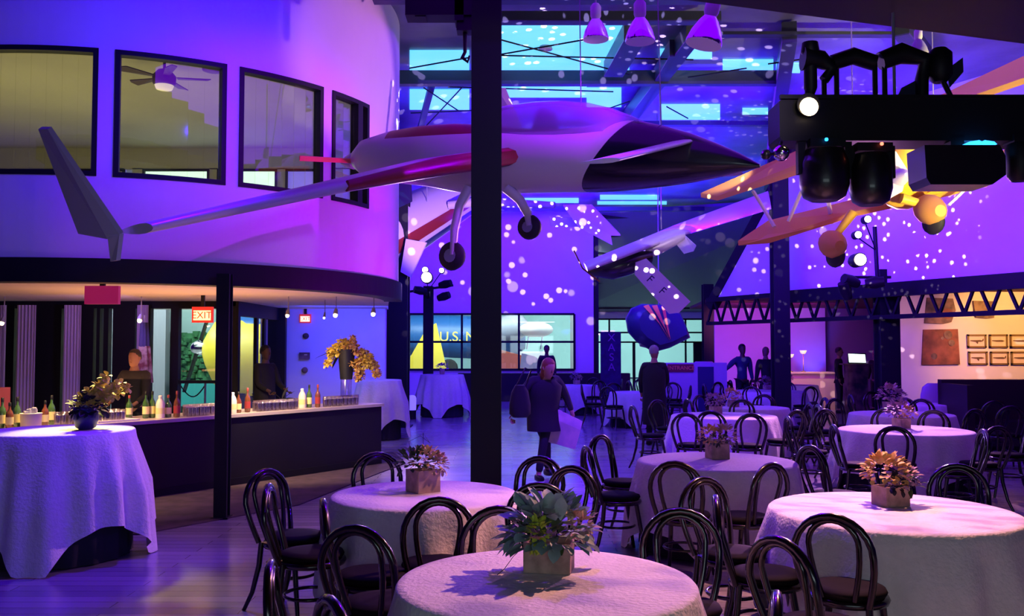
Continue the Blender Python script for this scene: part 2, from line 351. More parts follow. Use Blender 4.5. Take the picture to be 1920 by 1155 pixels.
struct('wall_mezzanine_side', MB().slab([(-1.68, 13.0, 2.62), (-2.28, 17, 2.62), (-2.28, 17, 6.3), (-1.68, 13.0, 6.3)], (1, 0, 0), .08), 'plaster_warm')
# blue end wall and glazing under the mezzanine
xb0, xb1 = P(530, 650, 18).x, P(722, 650, 18).x
struct('wall_bar_end', MB().box(((xb0+xb1)/2, 18.1, 1.25), (xb1-xb0, .2, 2.5)), 'plaster')
xg = P(443, 650, 15).x
g = MB(); g.box(((-13+xg)/2, 15, 2.44), (13+xg, .12, .12)); g.box(((-13+xg)/2, 15, .05), (13+xg, .12, .1)); g.box((P(385, 650, 15).x, 15, P(0, 716, 15).z), (.95, .06, .05))
for a, b_ in ((12, 30), (66, 118), (150, 178), (184, 190), (197, 206), (214, 256), (275, 284), (322, 337), (436, 446)):
    x0, x1 = P(a, 650, 15).x, P(b_, 650, 15).x; g.box(((x0+x1)/2, 15, 1.22), (x1-x0, .14, 2.4))
w = struct('window_10', g, 'steel_black'); MB().box(((-13+xg)/2, 15.02, 1.22), (13+xg, .012, 2.4)).build('pane', 'pane', w)
g = MB(); A = Vector((xg, 15, 0)); B = Vector((xb0, 18, 0))
for t, wd in ((0, .1), (.38, .06), (.55, .05), (.86, .34), (1, .12)):
    p = A.lerp(B, t); g.box((p.x, p.y, 1.25), (wd, .12, 2.5))
g.beam(A+Vector((0, 0, 2.38)), B+Vector((0, 0, 2.38)), .1, .24); g.beam(A+Vector((0, 0, .05)), B+Vector((0, 0, .05)), .1, .1)
w = struct('window_11', g, 'steel_black'); MB().beam(A+Vector((0, 0, 1.2)), B+Vector((0, 0, 1.2)), .012, 2.3).build('pane', 'pane', w)
# far wall with the big window
struct('wall_left_high', MB().box((-8.25, 18.25, 4.4), (11.5, .1, 3.8)), 'plaster')
struct('wall_left', MB().box((-5.0, 24.2, 3.15), (.1, 12, 6.3)), 'plaster')
YB = 30.0
wx0, wx1 = P(766, 650, YB).x, P(1077, 650, YB).x; wz0, wz1 = P(0, 693, YB).z, P(0, 589, YB).z
bw = MB(); bw.box(((-5+wx0)/2, YB+.1, 3.15), (wx0+5, .2, 6.3)); bw.box(((wx1+2.7)/2, YB+.1, 3.15), (2.7-wx1, .2, 6.3))
bw.box(((wx0+wx1)/2, YB+.1, wz0/2), (wx1-wx0, .2, wz0)); bw.box(((wx0+wx1)/2, YB+.1, (wz1+6.3)/2), (wx1-wx0, .2, 6.3-wz1))
struct('wall_back', bw, 'plaster')
f = MB()
for z in (wz0, P(0, 641, YB).z, wz1): f.box(((wx0+wx1)/2, YB, z), (wx1-wx0, .1, .07))
for px in (767, 866, 973, 1077): f.box((P(px, 650, YB).x, YB, (wz0+wz1)/2), (.07, .1, wz1-wz0))
w = struct('window_12', f, 'steel_black'); MB().box(((wx0+wx1)/2, YB+.05, (wz0+wz1)/2), (wx1-wx0, .012, wz1-wz0)).build('pane', 'pane', w)
# far dark bay: falling roof, glazed end wall
YD = 40.0
struct('ceiling_far_bay', MB().slab([(2.6, 30, 6.2), (9.5, 27, 6.2), (14, YD, 3.3), (2.6, YD, 3.3)], (0, .3, 1), .1), 'steel_grey')
pur = MB()
for i in range(7):
    t = i/6.5; pur.box((6.5, 30+10*t, 6.08-2.85*t), (8, .18, .14))
struct('trim_2', pur, 'steel_black')
wz = lambda py: P(0, py, YD).z
xx = lambda px: P(px, 650, YD).x
dw = MB()
dw.box(((2.6+xx(1120))/2, YD, 1.7), (xx(1120)-2.6, .2, 3.4)); dw.box((xx(1225), YD, (wz(597)+3.4)/2), (xx(1345)-xx(1110), .2, 3.4-wz(597)))
dw.box((xx(1331), YD, 1.7), (xx(1345)-xx(1322), .2, 3.4))
struct('wall_far_bay', dw, 'plaster'); struct('wall_bay_side', MB().box((2.62, 35.1, 3.1), (.1, 9.8, 6.2)), 'plaster')
f = MB()
for a, b_, c, d in ((1118, 597, 1324, 600), (1118, 622, 1324, 625), (1118, 640, 1324, 643), (1118, 597, 1122, 730), (1141, 597, 1144, 640), (1186, 640, 1191, 730), (1284, 597, 1287, 730), (1300, 640, 1324, 730)):
    f.box(((xx(a)+xx(c))/2, YD, (wz(b_)+max(.0, wz(d)))/2), (xx(c)-xx(a), .1, wz(b_)-max(0, wz(d))))
w = struct('window_13', f, 'steel_black'); MB().box(((xx(1118)+xx(1324))/2, YD+.05, 1.5), (xx(1324)-xx(1118), .012, 3.0)).build('pane', 'pane', w)
# right high wall above the truss, sloped along the rafter
RA = Vector((4.79, 21.7, 0)); RB = Vector((8.2, 14.5, 0)); rd = (RB-RA).normalized()
def RW(px, py):
    u = (px-960)/F; t = (u*RA.y-RA.x)/(rd.x-u*rd.y); p = RA+rd*t; return P(px, py, p.y)
def RWz(px, z): p = RW(px, 400); return Vector((p.x, p.y, z))
E = RB+rd*5
pts = [RW(1336, 562), RWz(1920, 2.9), Vector((E.x, E.y, 2.9)), Vector((E.x, E.y, 6.3)), RWz(1515, 6.3)]
struct('wall_right', MB().slab(pts, (rd.y, -rd.x, 0), .12), 'plaster')
struct('trim_3', MB().beam(RW(1334, 575), RWz(1520, 6.35), .25, .22), 'steel_black')
rn = Vector((rd.y, -rd.x, 0)); rn = rn if rn.y < 0 else -rn
tr = MB(); zt, zb = 2.86, 2.3; q0 = RW(1336, 560)+rn*.15; q0.z = 0; q1 = Vector((E.x, E.y, 0))+rn*.15; L = (q1-q0).length; n = 26
def tq(i, z): return Vector((*(q0.lerp(q1, i/n)).xy, z))
tr.beam(tq(0, zt), tq(n, zt), .1, .1); tr.beam(tq(0, zb), tq(n, zb), .1, .08)
for i in range(n): tr.beam(tq(i, zb), tq(i+.5, zt), .045, .045); tr.beam(tq(i+.5, zt), tq(i+1, zb), .045, .045)
tr.beam(tq(5, zt-.06), tq(n, zt-.06), .16, .26)
struct('trim_4', tr, 'steel_black')
struct('ceiling_bay', MB().slab([(RA.x+.1, RA.y+.1, 2.95), (E.x, E.y+.1, 2.95), (E.x+3, 28, 2.95), (5.5, 28, 2.95)], (0, 0, 1), .08), 'bay_red')
bp = MB(); bp.box(((P(1340, 650, 27).x+P(1548, 650, 27).x)/2, 27.1, 1.45), (P(1548, 650, 27).x-P(1340, 650, 27).x, .2, 2.9))
struct('wall_backdrop', bp, 'plaster')
struct('wall_bay', MB().box((12.5, 27.4, 1.45), (9, .2, 2.9)), 'steel_grey')
ax = P(1681, 650, 19).x
struct('wall_pictures', MB().box(((ax+14)/2, 19.1, 1.45), (14-ax, .2, 2.9)), 'plaster_warm')
# main roof, deck over the near tables, steel
struct('ceiling_hall', plan(6.3, 6.42, [(-14, 8), (14, 8), (14, 27), (2.7, 30.1), (-14, 30.1)]), 'roof_sheet')
deck = [(PZ(1225, 2, 4.3).x-7, PZ(1225, 2, 4.3).y-1.1), tuple(PZ(1225, -8, 4.3).xy), tuple(PZ(1920, 82, 4.3).xy), (9, PZ(1920, 82, 4.3).y+1.2), (9, -3), (-6, -3)]
struct('ceiling_deck', plan(4.3, 4.6, deck), 'steel_black')
for i, (x0, y0, x1, y1) in enumerate([(768, 95, 880, 132), (940, 48, 1185, 100), (940, 100, 1180, 142), (1235, 92, 1335, 110), (1355, 112, 1450, 132), (1455, 118, 1500, 136),
        (768, 168, 880, 205), (940, 163, 1100, 182), (1100, 165, 1165, 200), (1240, 196, 1350, 224), (1392, 203, 1440, 214), (960, 372, 1085, 380), (1125, 366, 1235, 374), (1120, 378, 1250, 383), (745, 368, 800, 376)]):
    z = 6.285; a, b_, c, d = PZ(x0, y1, z), PZ(x1, y1, z), PZ(x1, y0, z), PZ(x0, y0, z)
    o = MB().slab([a, b_, c, d], (0, 0, 1), .02).build('window_%d' % (20+i), 'skylight_glow'); o['kind'] = 'structure'
st = MB()
for y0, y1, x0, x1 in ((134, 160, 740, 1470), (24, 44, 940, 1350), (-20, 5, 700, 1400), (388, 396, 745, 1320), (228, 236, 1000, 1450), (62, 68, 1340, 1700)):
    a = PZ(x0, (y0+y1)/2, 6.05); b_ = PZ(x1, (y0+y1)/2, 6.05); b_.y = a.y; h = (y1-y0)/F*a.y; st.beam(a, b_, .15, h)
struct('trim_5', st, 'steel_blue')
rf = MB()
for (a, b_, w_) in (((1300, 60), (1165, 240), .2), ((1262, 90), (1190, 215), .1), ((1190, 60), (1150, 130), .3)):
    rf.beam(PZ(*a, 6.1), PZ(*b_, 6.1), w_, .25)
rf.beam(PZ(1480, 60, 6.1), PZ(1440, 345, 5.6), .2, .3); rf.beam(PZ(1690, 50, 6.1), PZ(1760, 140, 6.0), .2, .25)
struct('trim_6', rf, 'steel_blue')
rods = MB()
for a, b_ in (((940, 75), (1180, 140)), ((940, 102), (1110, 72)), ((768, 128), (880, 108)), ((795, 165), (860, 208)), ((770, 212), (940, 205)), ((1180, 190), (1080, 225)), ((1290, 145), (1400, 128)), ((1250, 200), (1290, 222)), ((940, 104), (1300, 112)), ((840, 163), (1150, 172)), ((870, 160), (800, 235)), ((1440, 120), (1550, 105))):
    rods.tube([PZ(*a, 6.0), PZ(*b_, 6.0)], .012, 5)
struct('trim_7', rods, 'steel_black')
def column(px0, px1, Y, z1, n, z0=0, m='steel_black'):
    x0, x1 = P(px0, 650, Y).x, P(px1, 650, Y).x; w = x1-x0; c = MB(); cx = (x0+x1)/2; d = max(w, .12)
    c.box((cx, Y-d*.44, (z0+z1)/2), (w, d*.12, z1-z0)); c.box((cx, Y+d*.44, (z0+z1)/2), (w, d*.12, z1-z0)); c.box((cx, Y, (z0+z1)/2), (w*.7, d*.9, z1-z0))
    c.box((cx, Y, z0+.01), (w*1.3, d*1.3, .02)); o = c.build('column', m); o['kind'] = 'structure'; return o
column(884, 940, 7.9, 6.3, 1); column(408, 432, 9.35, 2.5, 2); column(724, 766, 20, 6.3, 3); column(794, 812, 24, 3.35, 4)
column(1108, 1122, 30.2, 6.3, 5); column(1449, 1478, 18.6, 6.3, 6); column(1645, 1681, 17.1, 3.2, 7); column(1318, 1337, 24, 3.4, 8)
struct('trim_8', MB().beam(P(770, 650, 20).xyz*0+Vector((P(760, 650, 20).x, 20, 5.4)), PZ(810, 158, 6.1), .1, .1), 'steel_blue')
# under-bar carpet
cp = [PZ(262, 1003, .0), PZ(560, 948, .0), PZ(716, 886, .0), PZ(760, 870, 0), PZ(740, 848, 0), Vector((-8, 12, 0)), Vector((-8, 8, 0))]
tag(MB().slab([Vector((p.x, p.y, .006)) for p in cp], (0, 0, 1), .012).build('carpet', 'carpet'), 'dark patterned carpet on the floor along the front of the bar', 'carpet')
# ================= outside the glazing =================
struct('ground_yard', MB().box((2, 47, -.12), (60, 20, .1)).box((-12, 22, -.12), (14, 13, .1)), 'yard_ground')
struct('wall_yard', MB().box((3, 52, 5), (50, .3, 10)), 'yard_wall')
struct('wall_yard_dark', MB().box((P(150, 650, 22).x, 23, 2), (P(290, 650, 22).x-P(20, 650, 22).x, .3, 4)), 'steel_grey')
struct('wall_yard_left', MB().box((-11.5, 27.5, 4), (14, .3, 8)), 'yard_wall')
hx0, hx1 = P(300, 650, 24).x, P(400, 650, 24).x
hz1 = P(0, 625, 24).z
hb = MB(); random.seed(3)
hb.box(((hx0+hx1)/2, 24, hz1/2), (hx1-hx0, .7, hz1))
for i in range(420):
    hb.ball((random.uniform(hx0, hx1), 23.62+random.uniform(-.04, .1), random.uniform(0, hz1)), random.uniform(.05, .12), 5)
tag(hb.build('hedge', 'hedge'), 'tall clipped green hedge outside the bar windows', 'hedge')
tag(MB().box((P(385, 650, 23).x, 23.0, P(0, 738, 23).z), (1.6, .3, .62)).build('planter_wall', 'teal'), 'low teal wall in front of the hedge outside', 'low wall')
def at(o, px, py, Y): return P(px, py, Y)
# yellow trainer aircraft outside the bar
t = thing('yellow_aircraft', 'yellow and blue propeller aircraft parked outside the bar windows', 'aircraft', (0, 0, 0))
rs = []
for px, cy, h in ((383, 655, 16), (392, 658, 34), (410, 662, 62), (450, 668, 72), (500, 672, 74), (545, 676, 71)):
    Y = 21.5; c = P(px, cy, Y); r = h/F*Y; rs.append([c+Vector((0, r*math.cos(k*math.pi/8), r*math.sin(k*math.pi/8))) for k in range(16)])
MB().rings(rs).build('cowling', 'fuse_yellow', t)
MB().lathe([(.01, .22), (.12, .16), (.2, 0), (.17, -.14)], P(374, 652, 21.4), 14, axis=(-1, 0, 0)).build('spinner', 'chrome', t)
MB().beam(P(372, 652, 21.4), P(398, 570, 21.4), .16, .04).beam(P(372, 652, 21.4), P(345, 735, 21.4), .16, .04).build('propeller', 'black', t)
c = P(490, 618, 21.5); MB().ball(c, (1.1, .5, .35), 14).build('canopy', 'fuse_blue', t)
MB().tube([P(478, 700, 21.2), P(462, 758, 21.2)], [.13, .09], 8).build('gear_strut', 'fuse_yellow', t)
MB().lathe([(.28, -.09), (.33, 0), (.28, .09)], P(460, 762, 21.2), 16, axis=(0, 1, 0)).build('wheel', 'rubber', t)
rp = MB(); n = 10
for k in range(n): pass
rp.tube([P(338+k*5.2, 722+22*math.sin(math.pi*k/9)**1, 16.5) for k in range(10)], .012, 6)
t = thing('rope_barrier', 'rope slung between two posts just outside the bar glazing', 'barrier', (0, 0, 0))
rp.build('rope', 'black', t)
for px in (338, 385): q = P(px, 716, 16.5); MB().lathe([(.13, 0), (.13, .02), (.02, .03), (.02, q.z)], (q.x, q.y, 0), 10).build('post', 'steel_grey', t)
# blue navy aircraft behind the far window
t = thing('navy_aircraft', 'blue aircraft with yellow lettering and wing parked behind the far window', 'aircraft', (0, 0, 0))
rs = []
for px, cy, h in ((700, 628, 34), (770, 628, 38), (850, 631, 40), (930, 634, 40), (962, 634, 36), (985, 630, 24)):
    Y = 38; c = P(px, cy, Y); r = h/F*Y; rs.append([c+Vector((0, r*math.cos(k*math.pi/10), r*math.sin(k*math.pi/10))) for k in range(20)])
MB().rings(rs).build('fuselage', 'fuse_blue', t)
text_mesh('lettering', 'U.S. NAVY', 'text_yellow', t, P(824, 632, 36.9)+Vector((0, -.12, 0)), (math.pi/2, 0, 0), .56, .02, 'LEFT')
MB().slab([P(758, 690, 35), P(800, 615, 35), P(818, 606, 35), P(838, 694, 35)], (0, 1, 0), .12).build('wing', 'fuse_yellow', t)
MB().lathe([(.1, .5), (.45, .3), (.55, 0), (.5, -.6)], P(968, 612, 36.5), 14, axis=(1, -.3, .2)).build('engine_pod', 'steel_grey', t)
MB().lathe([(.3, -.1), (.36, 0), (.3, .1)], P(842, 690, 36), 14, axis=(0, 1, 0)).build('wheel', 'rubber', t)
t = thing('white_helicopter', 'small white helicopter parked behind the far window', 'helicopter', (0, 0, 0))
MB().ball(P(1005, 618, 34.4), (.66, .5, .3), 14).build('cabin', 'white_paint', t)
MB().box(P(1005, 604, 34.4), (1.4, .06, .03)).build('rotor', 'white_paint', t)
for px in (992, 1018): MB().tube([P(px, 625, 34.4), P(px-4, 655, 34.4)], .03, 6).build('skid_leg', 'chrome', t)
MB().box((P(1002, 657, 34.4).x, 34.4, P(0, 655, 34.4).z/2-.03), (1.1, .5, P(0, 655, 34.4).z-.1)).build('plinth', 'shirt_white', t)
t = thing('aircraft_tail_section', 'orange and white aircraft tail section standing behind the far window', 'aircraft part', (0, 0, 0))
MB().slab([P(935, 745, 33), P(935, 655, 33), P(985, 668, 33), P(985, 745, 33)], (0, 1, 0), .5).build('body', 'orange_paint', t)
MB().slab([P(975, 690, 32.6), P(978, 662, 32.6), P(1002, 668, 32.6), P(1035, 692, 32.6)], (0, 1, 0), .3).build('fin', 'white_paint', t)
t = tag(MB().lathe([(.02, 2.8), (.3, 2.75), (.38, 0)], (P(910, 650, 36).x, 36, 0), 10).build('pillar_lamp', 'fuse_blue'), 'dark blue bollard standing beyond the far window', 'bollard')
# violet curtains inside the bar glazing
for i, (a, b_, z) in enumerate(((-12, 8, 0), (31, 65, 0), (119, 150, 0), (256, 276, 1))):
    cu = MB(); x0, x1 = P(a, 650, 14.6).x, P(b_, 650, 14.6).x; n = 16; rs = [[], []]
    pts = [(x0+(x1-x0)*k/n, 14.6+.03*math.sin(k*2.2)) for k in range(n+1)]
    poly = [Vector((x, y, 0)) for x, y in pts]+[Vector((x, y+.03, 0)) for x, y in pts[::-1]]
    k = len(poly); cu.add([p+Vector((0, 0, .05)) for p in poly]+[p+Vector((0, 0, 2.42)) for p in poly], [(j, (j+1) % k, k+(j+1) % k, k+j) for j in range(k)])
    tag(cu.build('curtain', 'curtain_violet'), ['narrow violet curtain at the left edge of the photo behind the bar', 'pale violet curtain strip, second from the left behind the bar', 'deep violet curtain strip between dark mullions behind the flower vase', 'violet curtain strip beside the flag behind the bar'][i], 'curtain', 'violet curtains on the bar glazing')
# ================= things hanging from the roof =================
def ell(c, u, w, ru, rw, n=20, sq=2.2):
    out = []
    for k in range(n):
        a = 2*math.pi*k/n; x, y = math.cos(a), math.sin(a)
        out.append(c+u*(ru*math.copysign(abs(x)**(2/sq), x))+w*(rw*math.copysign(abs(y)**(2/sq), y)))
    return out
# --- large white canard aircraft ---
ac = thing('canard_aircraft', 'large white canard aircraft with black nose and upturned winglets hanging beside the thick pillar', 'aircraft')
N_ = P(1425, 312, 8.07); T_ = P(690, 300, 10.3); fw = (N_-T_); fw.z = 0; LEN = fw.length; fw.normalize(); side = Vector((fw.y, -fw.x, 0)); UP = Vector((0, 0, 1))
def fus(px):                                   # distance down the room of the fuselage axis at this pixel column
    u = (px-960)/F; t = (u*T_.y-T_.x)/(fw.x-u*fw.y); return T_.y+fw.y*t
ST = [(668, 282, 318, .10), (690, 262, 335, .22), (740, 246, 343, .27), (800, 236, 350, .30), (860, 232, 362, .33), (940, 236, 364, .34), (1000, 242, 362, .34), (1060, 243, 361, .34), (1110, 238, 361, .33), (1160, 226, 359, .30),
      (1200, 226, 355, .27), (1250, 236, 350, .23), (1300, 250, 342, .19), (1350, 270, 332, .13), (1390, 288, 322, .08), (1425, 308, 314, .015)]
def st_at(px):
    for a, b_ in zip(ST, ST[1:]):
        if a[0] <= px <= b_[0]:
            t = (px-a[0])/(b_[0]-a[0]); return [a[i]+(b_[i]-a[i])*t for i in range(4)]
def section(px, k=1.0, n=40):
    _, t, b_, hw = st_at(px); Y = fus(px); c = P(px, (t+b_)/2, Y); h = (b_-t)/2/F*Y
    return ell(c, side, UP, hw*k, h*k, n)
rs = [section(px) for px in [668+(1425-668)*i/70 for i in range(71)]]
fm_ = MB(); fm_.rings(rs)
fo = fm_.build('fuselage', ['white_paint', 'nose_black', 'red_paint'], ac)
bm = bmesh.new(); bm.from_mesh(fo.data)        # painted areas cut cleanly: black nose with a slanted edge, dark red engine deck
def plane2(a, b_): n = (b_-a).cross(side).normalized(); return a, (n if n.dot(fw) > 0 else -n)
cuts = [plane2(P(1100, 360, fus(1100)), P(1165, 270, fus(1165))), plane2(P(1165, 270, fus(1165)), P(1200, 226, fus(1200))), (P(745, 300, fus(745)), fw), (P(1085, 300, fus(1085)), fw)]
zc = (P(745, 268, fus(745))-side*.1, P(1085, 252, fus(1085))-side*.1); n5 = (zc[1]-zc[0]).cross(side).normalized(); n5 = n5 if n5.z > 0 else -n5; cuts.append((zc[0], n5))
for co_, no_ in cuts: bmesh.ops.bisect_plane(bm, geom=bm.verts[:]+bm.edges[:]+bm.faces[:], plane_co=co_, plane_no=no_)
for f in bm.faces:
    c = f.calc_center_median(); s_ = [(c-co_).dot(no_) > 0 for co_, no_ in cuts]
    f.material_index = 1 if (s_[0] and s_[1]) else 2 if (s_[2] and not s_[3] and s_[4]) else 0
bm.to_mesh(fo.data); bm.free()
# canopy
rs = []
for px, top in ((905, 222), (930, 205), (965, 198), (1010, 192), (1060, 190), (1110, 194), (1150, 204), (1185, 217), (1205, 229)):
    Y = fus(px); base = P(px, 250 if px < 1120 else 250-(px-1120)*.24, Y); tp = P(px, top, Y); h = tp.z-base.z
    rs.append(ell(base, side, UP, .27 if 920 < px < 1180 else .1, max(h, .02), 20))
MB().rings(rs).build('canopy', 'canopy_glass', ac)
MB().slab([P(1007, 250, fus(1025)), P(1018, 212, fus(1025)), P(1030, 206, fus(1025)), P(1040, 250, fus(1025))], side, .25).build('headrest', 'black', ac)
# strake stripe

# wings
def wing_section(le, te, th, nrm=UP, n=14):
    ch = te-le; out = []
    for k in range(n):
        a = 2*math.pi*k/n; s = (1-math.cos(a))/2; z = math.sin(a)*th/2*(1.3-s) if math.sin(a) > 0 else math.sin(a)*th/2*(1-.6*s)
        out.append(le+ch*s+nrm*z)
    return out
te_t = P(222, 434, 6.25); le_t = te_t+fw*.36
te_r = P(690, 330, 9.15); le_r = te_r+fw*1.0; te_m = te_t.lerp(te_r, .62); le_m = te_m+fw*.62
te_i = P(760, 318, 9.55); le_i = P(985, 292, fus(985)-.30)
wm = MB().rings([wing_section(*x) for x in ((le_t, te_t, .09), (le_m, te_m, .16), (le_r, te_r, .24), (le_i, te_i, .24))]); wm.build('wing', 'wing_white', ac)
le_x = P(1030, 287, fus(1030)-.31); MB().rings([wing_section(a_, a_.lerp(b_, q_), h_) for a_, b_, q_, h_ in ((le_m+fw*.01, te_m, .12, .12), (le_r+fw*.015, te_r, .4, .235), (le_i+fw*.02, te_i, .5, .235), (le_x, le_x-fw*.1, 1, .02))]).build('stripe', 'red_paint', ac)
wl_ = MB().slab([P(75, 240, 6.55), P(93, 240, 6.42), P(228, 438, 6.15), P(205, 446, 6.2), P(150, 436, 6.45)], (1, -.2, .6), .035)
wl_.build('winglet', 'wing_white', ac)
MB().slab([P(205, 440, 6.2), P(228, 438, 6.15), P(222, 488, 6.2), P(211, 490, 6.25)], (1, 0, .1), .03).build('lower_winglet', 'wing_white', ac)
MB().ball(P(437, 398, 7.75), (.05, .03, .015), 8).build('hinge_fairing', 'wing_white', ac)
# far wing with its winglet rising behind the pillar
f_r = T_+fw*1.1-side*.3; f_t = T_-side*3.9+Vector((0, 0, .9))
MB().rings([wing_section(f_r+fw*.9, f_r, .16), wing_section(f_t+fw*.36, f_t, .05)]).build('wing', 'wing_white', ac)
MB().slab([P(925, 262, 11.2), P(932, 165, 11.4), P(948, 165, 11.4), P(985, 255, 11.1)], (0, 1, .1), .035).build('winglet', 'wing_white', ac)
# canard
c1 = P(1283, 266, fus(1283)-.1); c0 = P(1083, 306, 7.0)
MB().rings([wing_section(c1+fw*.1, c1-fw*.34+Vector((0, 0, -.02)), .07), wing_section(c0+fw*.36+Vector((0, 0, -.01)), c0, .05)]).build('canard_wing', 'wing_white', ac)
cf = c1-side*.3; MB().rings([wing_section(cf, cf-fw*.34, .07), wing_section(cf-side*1.5+fw*.05, cf-side*1.5-fw*.28, .05)]).build('canard_wing', 'wing_white', ac)
# propeller and spinner
pc = P(664, 302, fus(668)+.05)
pp = MB(); pp.rings([wing_section(pc+UP*.02+side*.05, pc-UP*.02-side*.05, .03, fw), wing_section(pc+side*.9-UP*.06+Vector((0, 0, -.04)), pc+side*.9-UP*.16, .015, fw)])
pp.rings([wing_section(pc+UP*.02+side*.05, pc-UP*.02-side*.05, .03, fw), wing_section(pc-side*.9+UP*.05, pc-side*.9-UP*.05, .015, fw)])
pp.build('propeller', 'orange_paint', ac)
MB().lathe([(.015, .2), (.07, .1), (.1, 0)], pc, 12, axis=-fw).build('spinner', 'white_paint', ac)
# legs and wheels
for pts, wc, r in (([(880, 352), (862, 385), (852, 430), (849, 478)], (848, 480), .155), ([(950, 352), (975, 375), (990, 402), (993, 424)], (993, 426), .13)):
    Y = fus(pts[0][0])-.2; MB().tube([P(*q, Y-.02*i) for i, q in enumerate(pts)], [.06, .05, .045, .035], 8).build('gear_leg', 'wing_white', ac)
    wcen = P(*wc, Y-.02); w = MB().lathe([(.03, -.05), (r*.9, -.045), (r, 0), (r*.9, .045), (.03, .05)], wcen, 20, axis=side).build('wheel', 'rubber', ac)
    MB().lathe([(r*.45, -.054), (r*.45, .054)], wcen, 14, axis=side).build('hub', 'steel_grey', w)
for px, d in ((905, .0), (1090, .0), (1240, 0)):
    q = P(px, 236, fus(px)); MB().tube([q, Vector((q.x, q.y+.3, 6.295))], .006, 5).build('suspension_cable', 'steel_grey', ac)
# --- white aircraft with red and purple stripes, behind ---
t = thing('striped_aircraft', 'white aircraft with red and purple stripes hanging behind the curved wall', 'aircraft')
A = P(660, 452, 19.6); B = P(915, 340, 23); ax_ = (B-A).normalized(); u = ax_.cross(UP).normalized(); w = u.cross(ax_)
rs = []; 
for i in range(13):
    s = i/12; c = A.lerp(B, s)+UP*(-.3+.3*s); rs.append(ell(c, u, w, .82-.36*s, .82-.36*s, 32, 2))
fb = MB().rings(rs)
for i, f in enumerate(fb.f):
    if len(f) == 4:
        k = i % 32
        if k in (30, 31) : fb.mi[i] = 1
        if k in (27, 28): fb.mi[i] = 2
fb.build('fuselage', ['white_paint', 'red_paint', 'navy_paint'], t)
MB().slab([P(716, 350, 18.8), P(770, 338, 19.3), P(772, 378, 19.3), P(720, 402, 18.8)], u, .04).build('windshield', 'nose_black', t)
MB().slab([P(712, 345, 18.6), P(742, 338, 18.7), P(742, 352, 18.7), P(716, 358, 18.6)], u, .04).build('cowl_stripe', 'red_paint', t)
MB().tube([P(840, 385, 21), P(900, 378, 21), P(1040, 385, 20.5)], [.1, .12, .08], 10).build('tail_boom', 'white_paint', t)
MB().slab([P(1056, 385, 19), P(1110, 385, 19), P(1163, 440, 18.4), P(1145, 440, 18.4), P(1148, 458, 18.3), P(1085, 425, 18.7)], (0, 1, .7), .08).build('tail_plane', 'white_paint', t)
MB().slab([P(1030, 406, 19.4), P(1075, 408, 19.4), P(1088, 425, 19.4), P(1032, 424, 19.4)], (0, 1, .3), .08).build('tail_fin', 'white_paint', t)
MB().slab([P(752, 510, 19.5), P(762, 448, 19.7), P(800, 455, 19.9), P(770, 520, 19.6)], (.3, 1, 0), .06).build('wing_strut', 'white_paint', t)
MB().tube([P(800, 390, 20.6), Vector((P(800, 650, 20.6).x, 20.6, 6.295))], .012, 5).build('suspension_cable', 'steel_grey', t)
# --- small white high wing aircraft ---
t = thing('high_wing_aircraft', 'small white ultralight aircraft with a lettered drooping tail hanging above the blue nose section', 'aircraft')
l0, l1 = P(1094, 492, 13.6), P(1102, 508, 13.2); r0, r1 = P(1440, 358, 17.5), P(1446, 392, 16.6)
MB().rings([wing_section(l1, l0, .06), wing_section(P(1280, 440, 14.8), P(1270, 420, 15.6), .14), wing_section(r1, r0, .1)]).build('wing', 'wing_white', t)
MB().rings([ell(P(px, py, 14.4), Vector((0, 1, 0)), UP, r, r*.8, 16) for px, py, r in ((1098, 506, .04), (1112, 506, .13), (1150, 502, .24), (1185, 492, .24), (1222, 482, .12))]).build('fuselage', 'nose_black', t)
MB().beam(P(1092, 503, 13.9), P(1076, 470, 13.9), .05, .02).beam(P(1092, 503, 13.9), P(1124, 528, 13.9), .05, .02).build('propeller', 'red_paint', t)
MB().rings([ell(P(px, py, 14.5), Vector((0, 1, 0)), UP, r, r, 14) for px, py, r in ((1208, 474, .13), (1240, 462, .12), (1268, 450, .09), (1284, 442, .05))]).build('tail_boom', 'wing_white', t)
MB().slab([P(1262, 450, 14.6), P(1284, 441, 14.6), P(1305, 460, 14.2), P(1300, 470, 14.2), P(1282, 475, 14.3)], (0, 1, .5), .05).build('tail_plane', 'wing_white', t)
fn = MB().slab([P(1192, 492, 14.0), P(1212, 485, 14.0), P(1294, 565, 13.6), P(1272, 586, 13.5), P(1254, 588, 13.5), P(1190, 515, 13.9)], (0, 1, .2), .06).build('tail_fin', 'wing_white', t)
for (px, py) in ((1219, 524), (1242, 546)):
    text_mesh('marking', 'F', 'navy_paint', fn, P(px, py, 13.55), (math.pi/2, R(44), 0), .17, .006)
MB().tube([P(1240, 430, 14.8), Vector((P(1240, 650, 14.8).x, 14.8, 6.295))], .01, 5).build('suspension_cable', 'steel_grey', t)
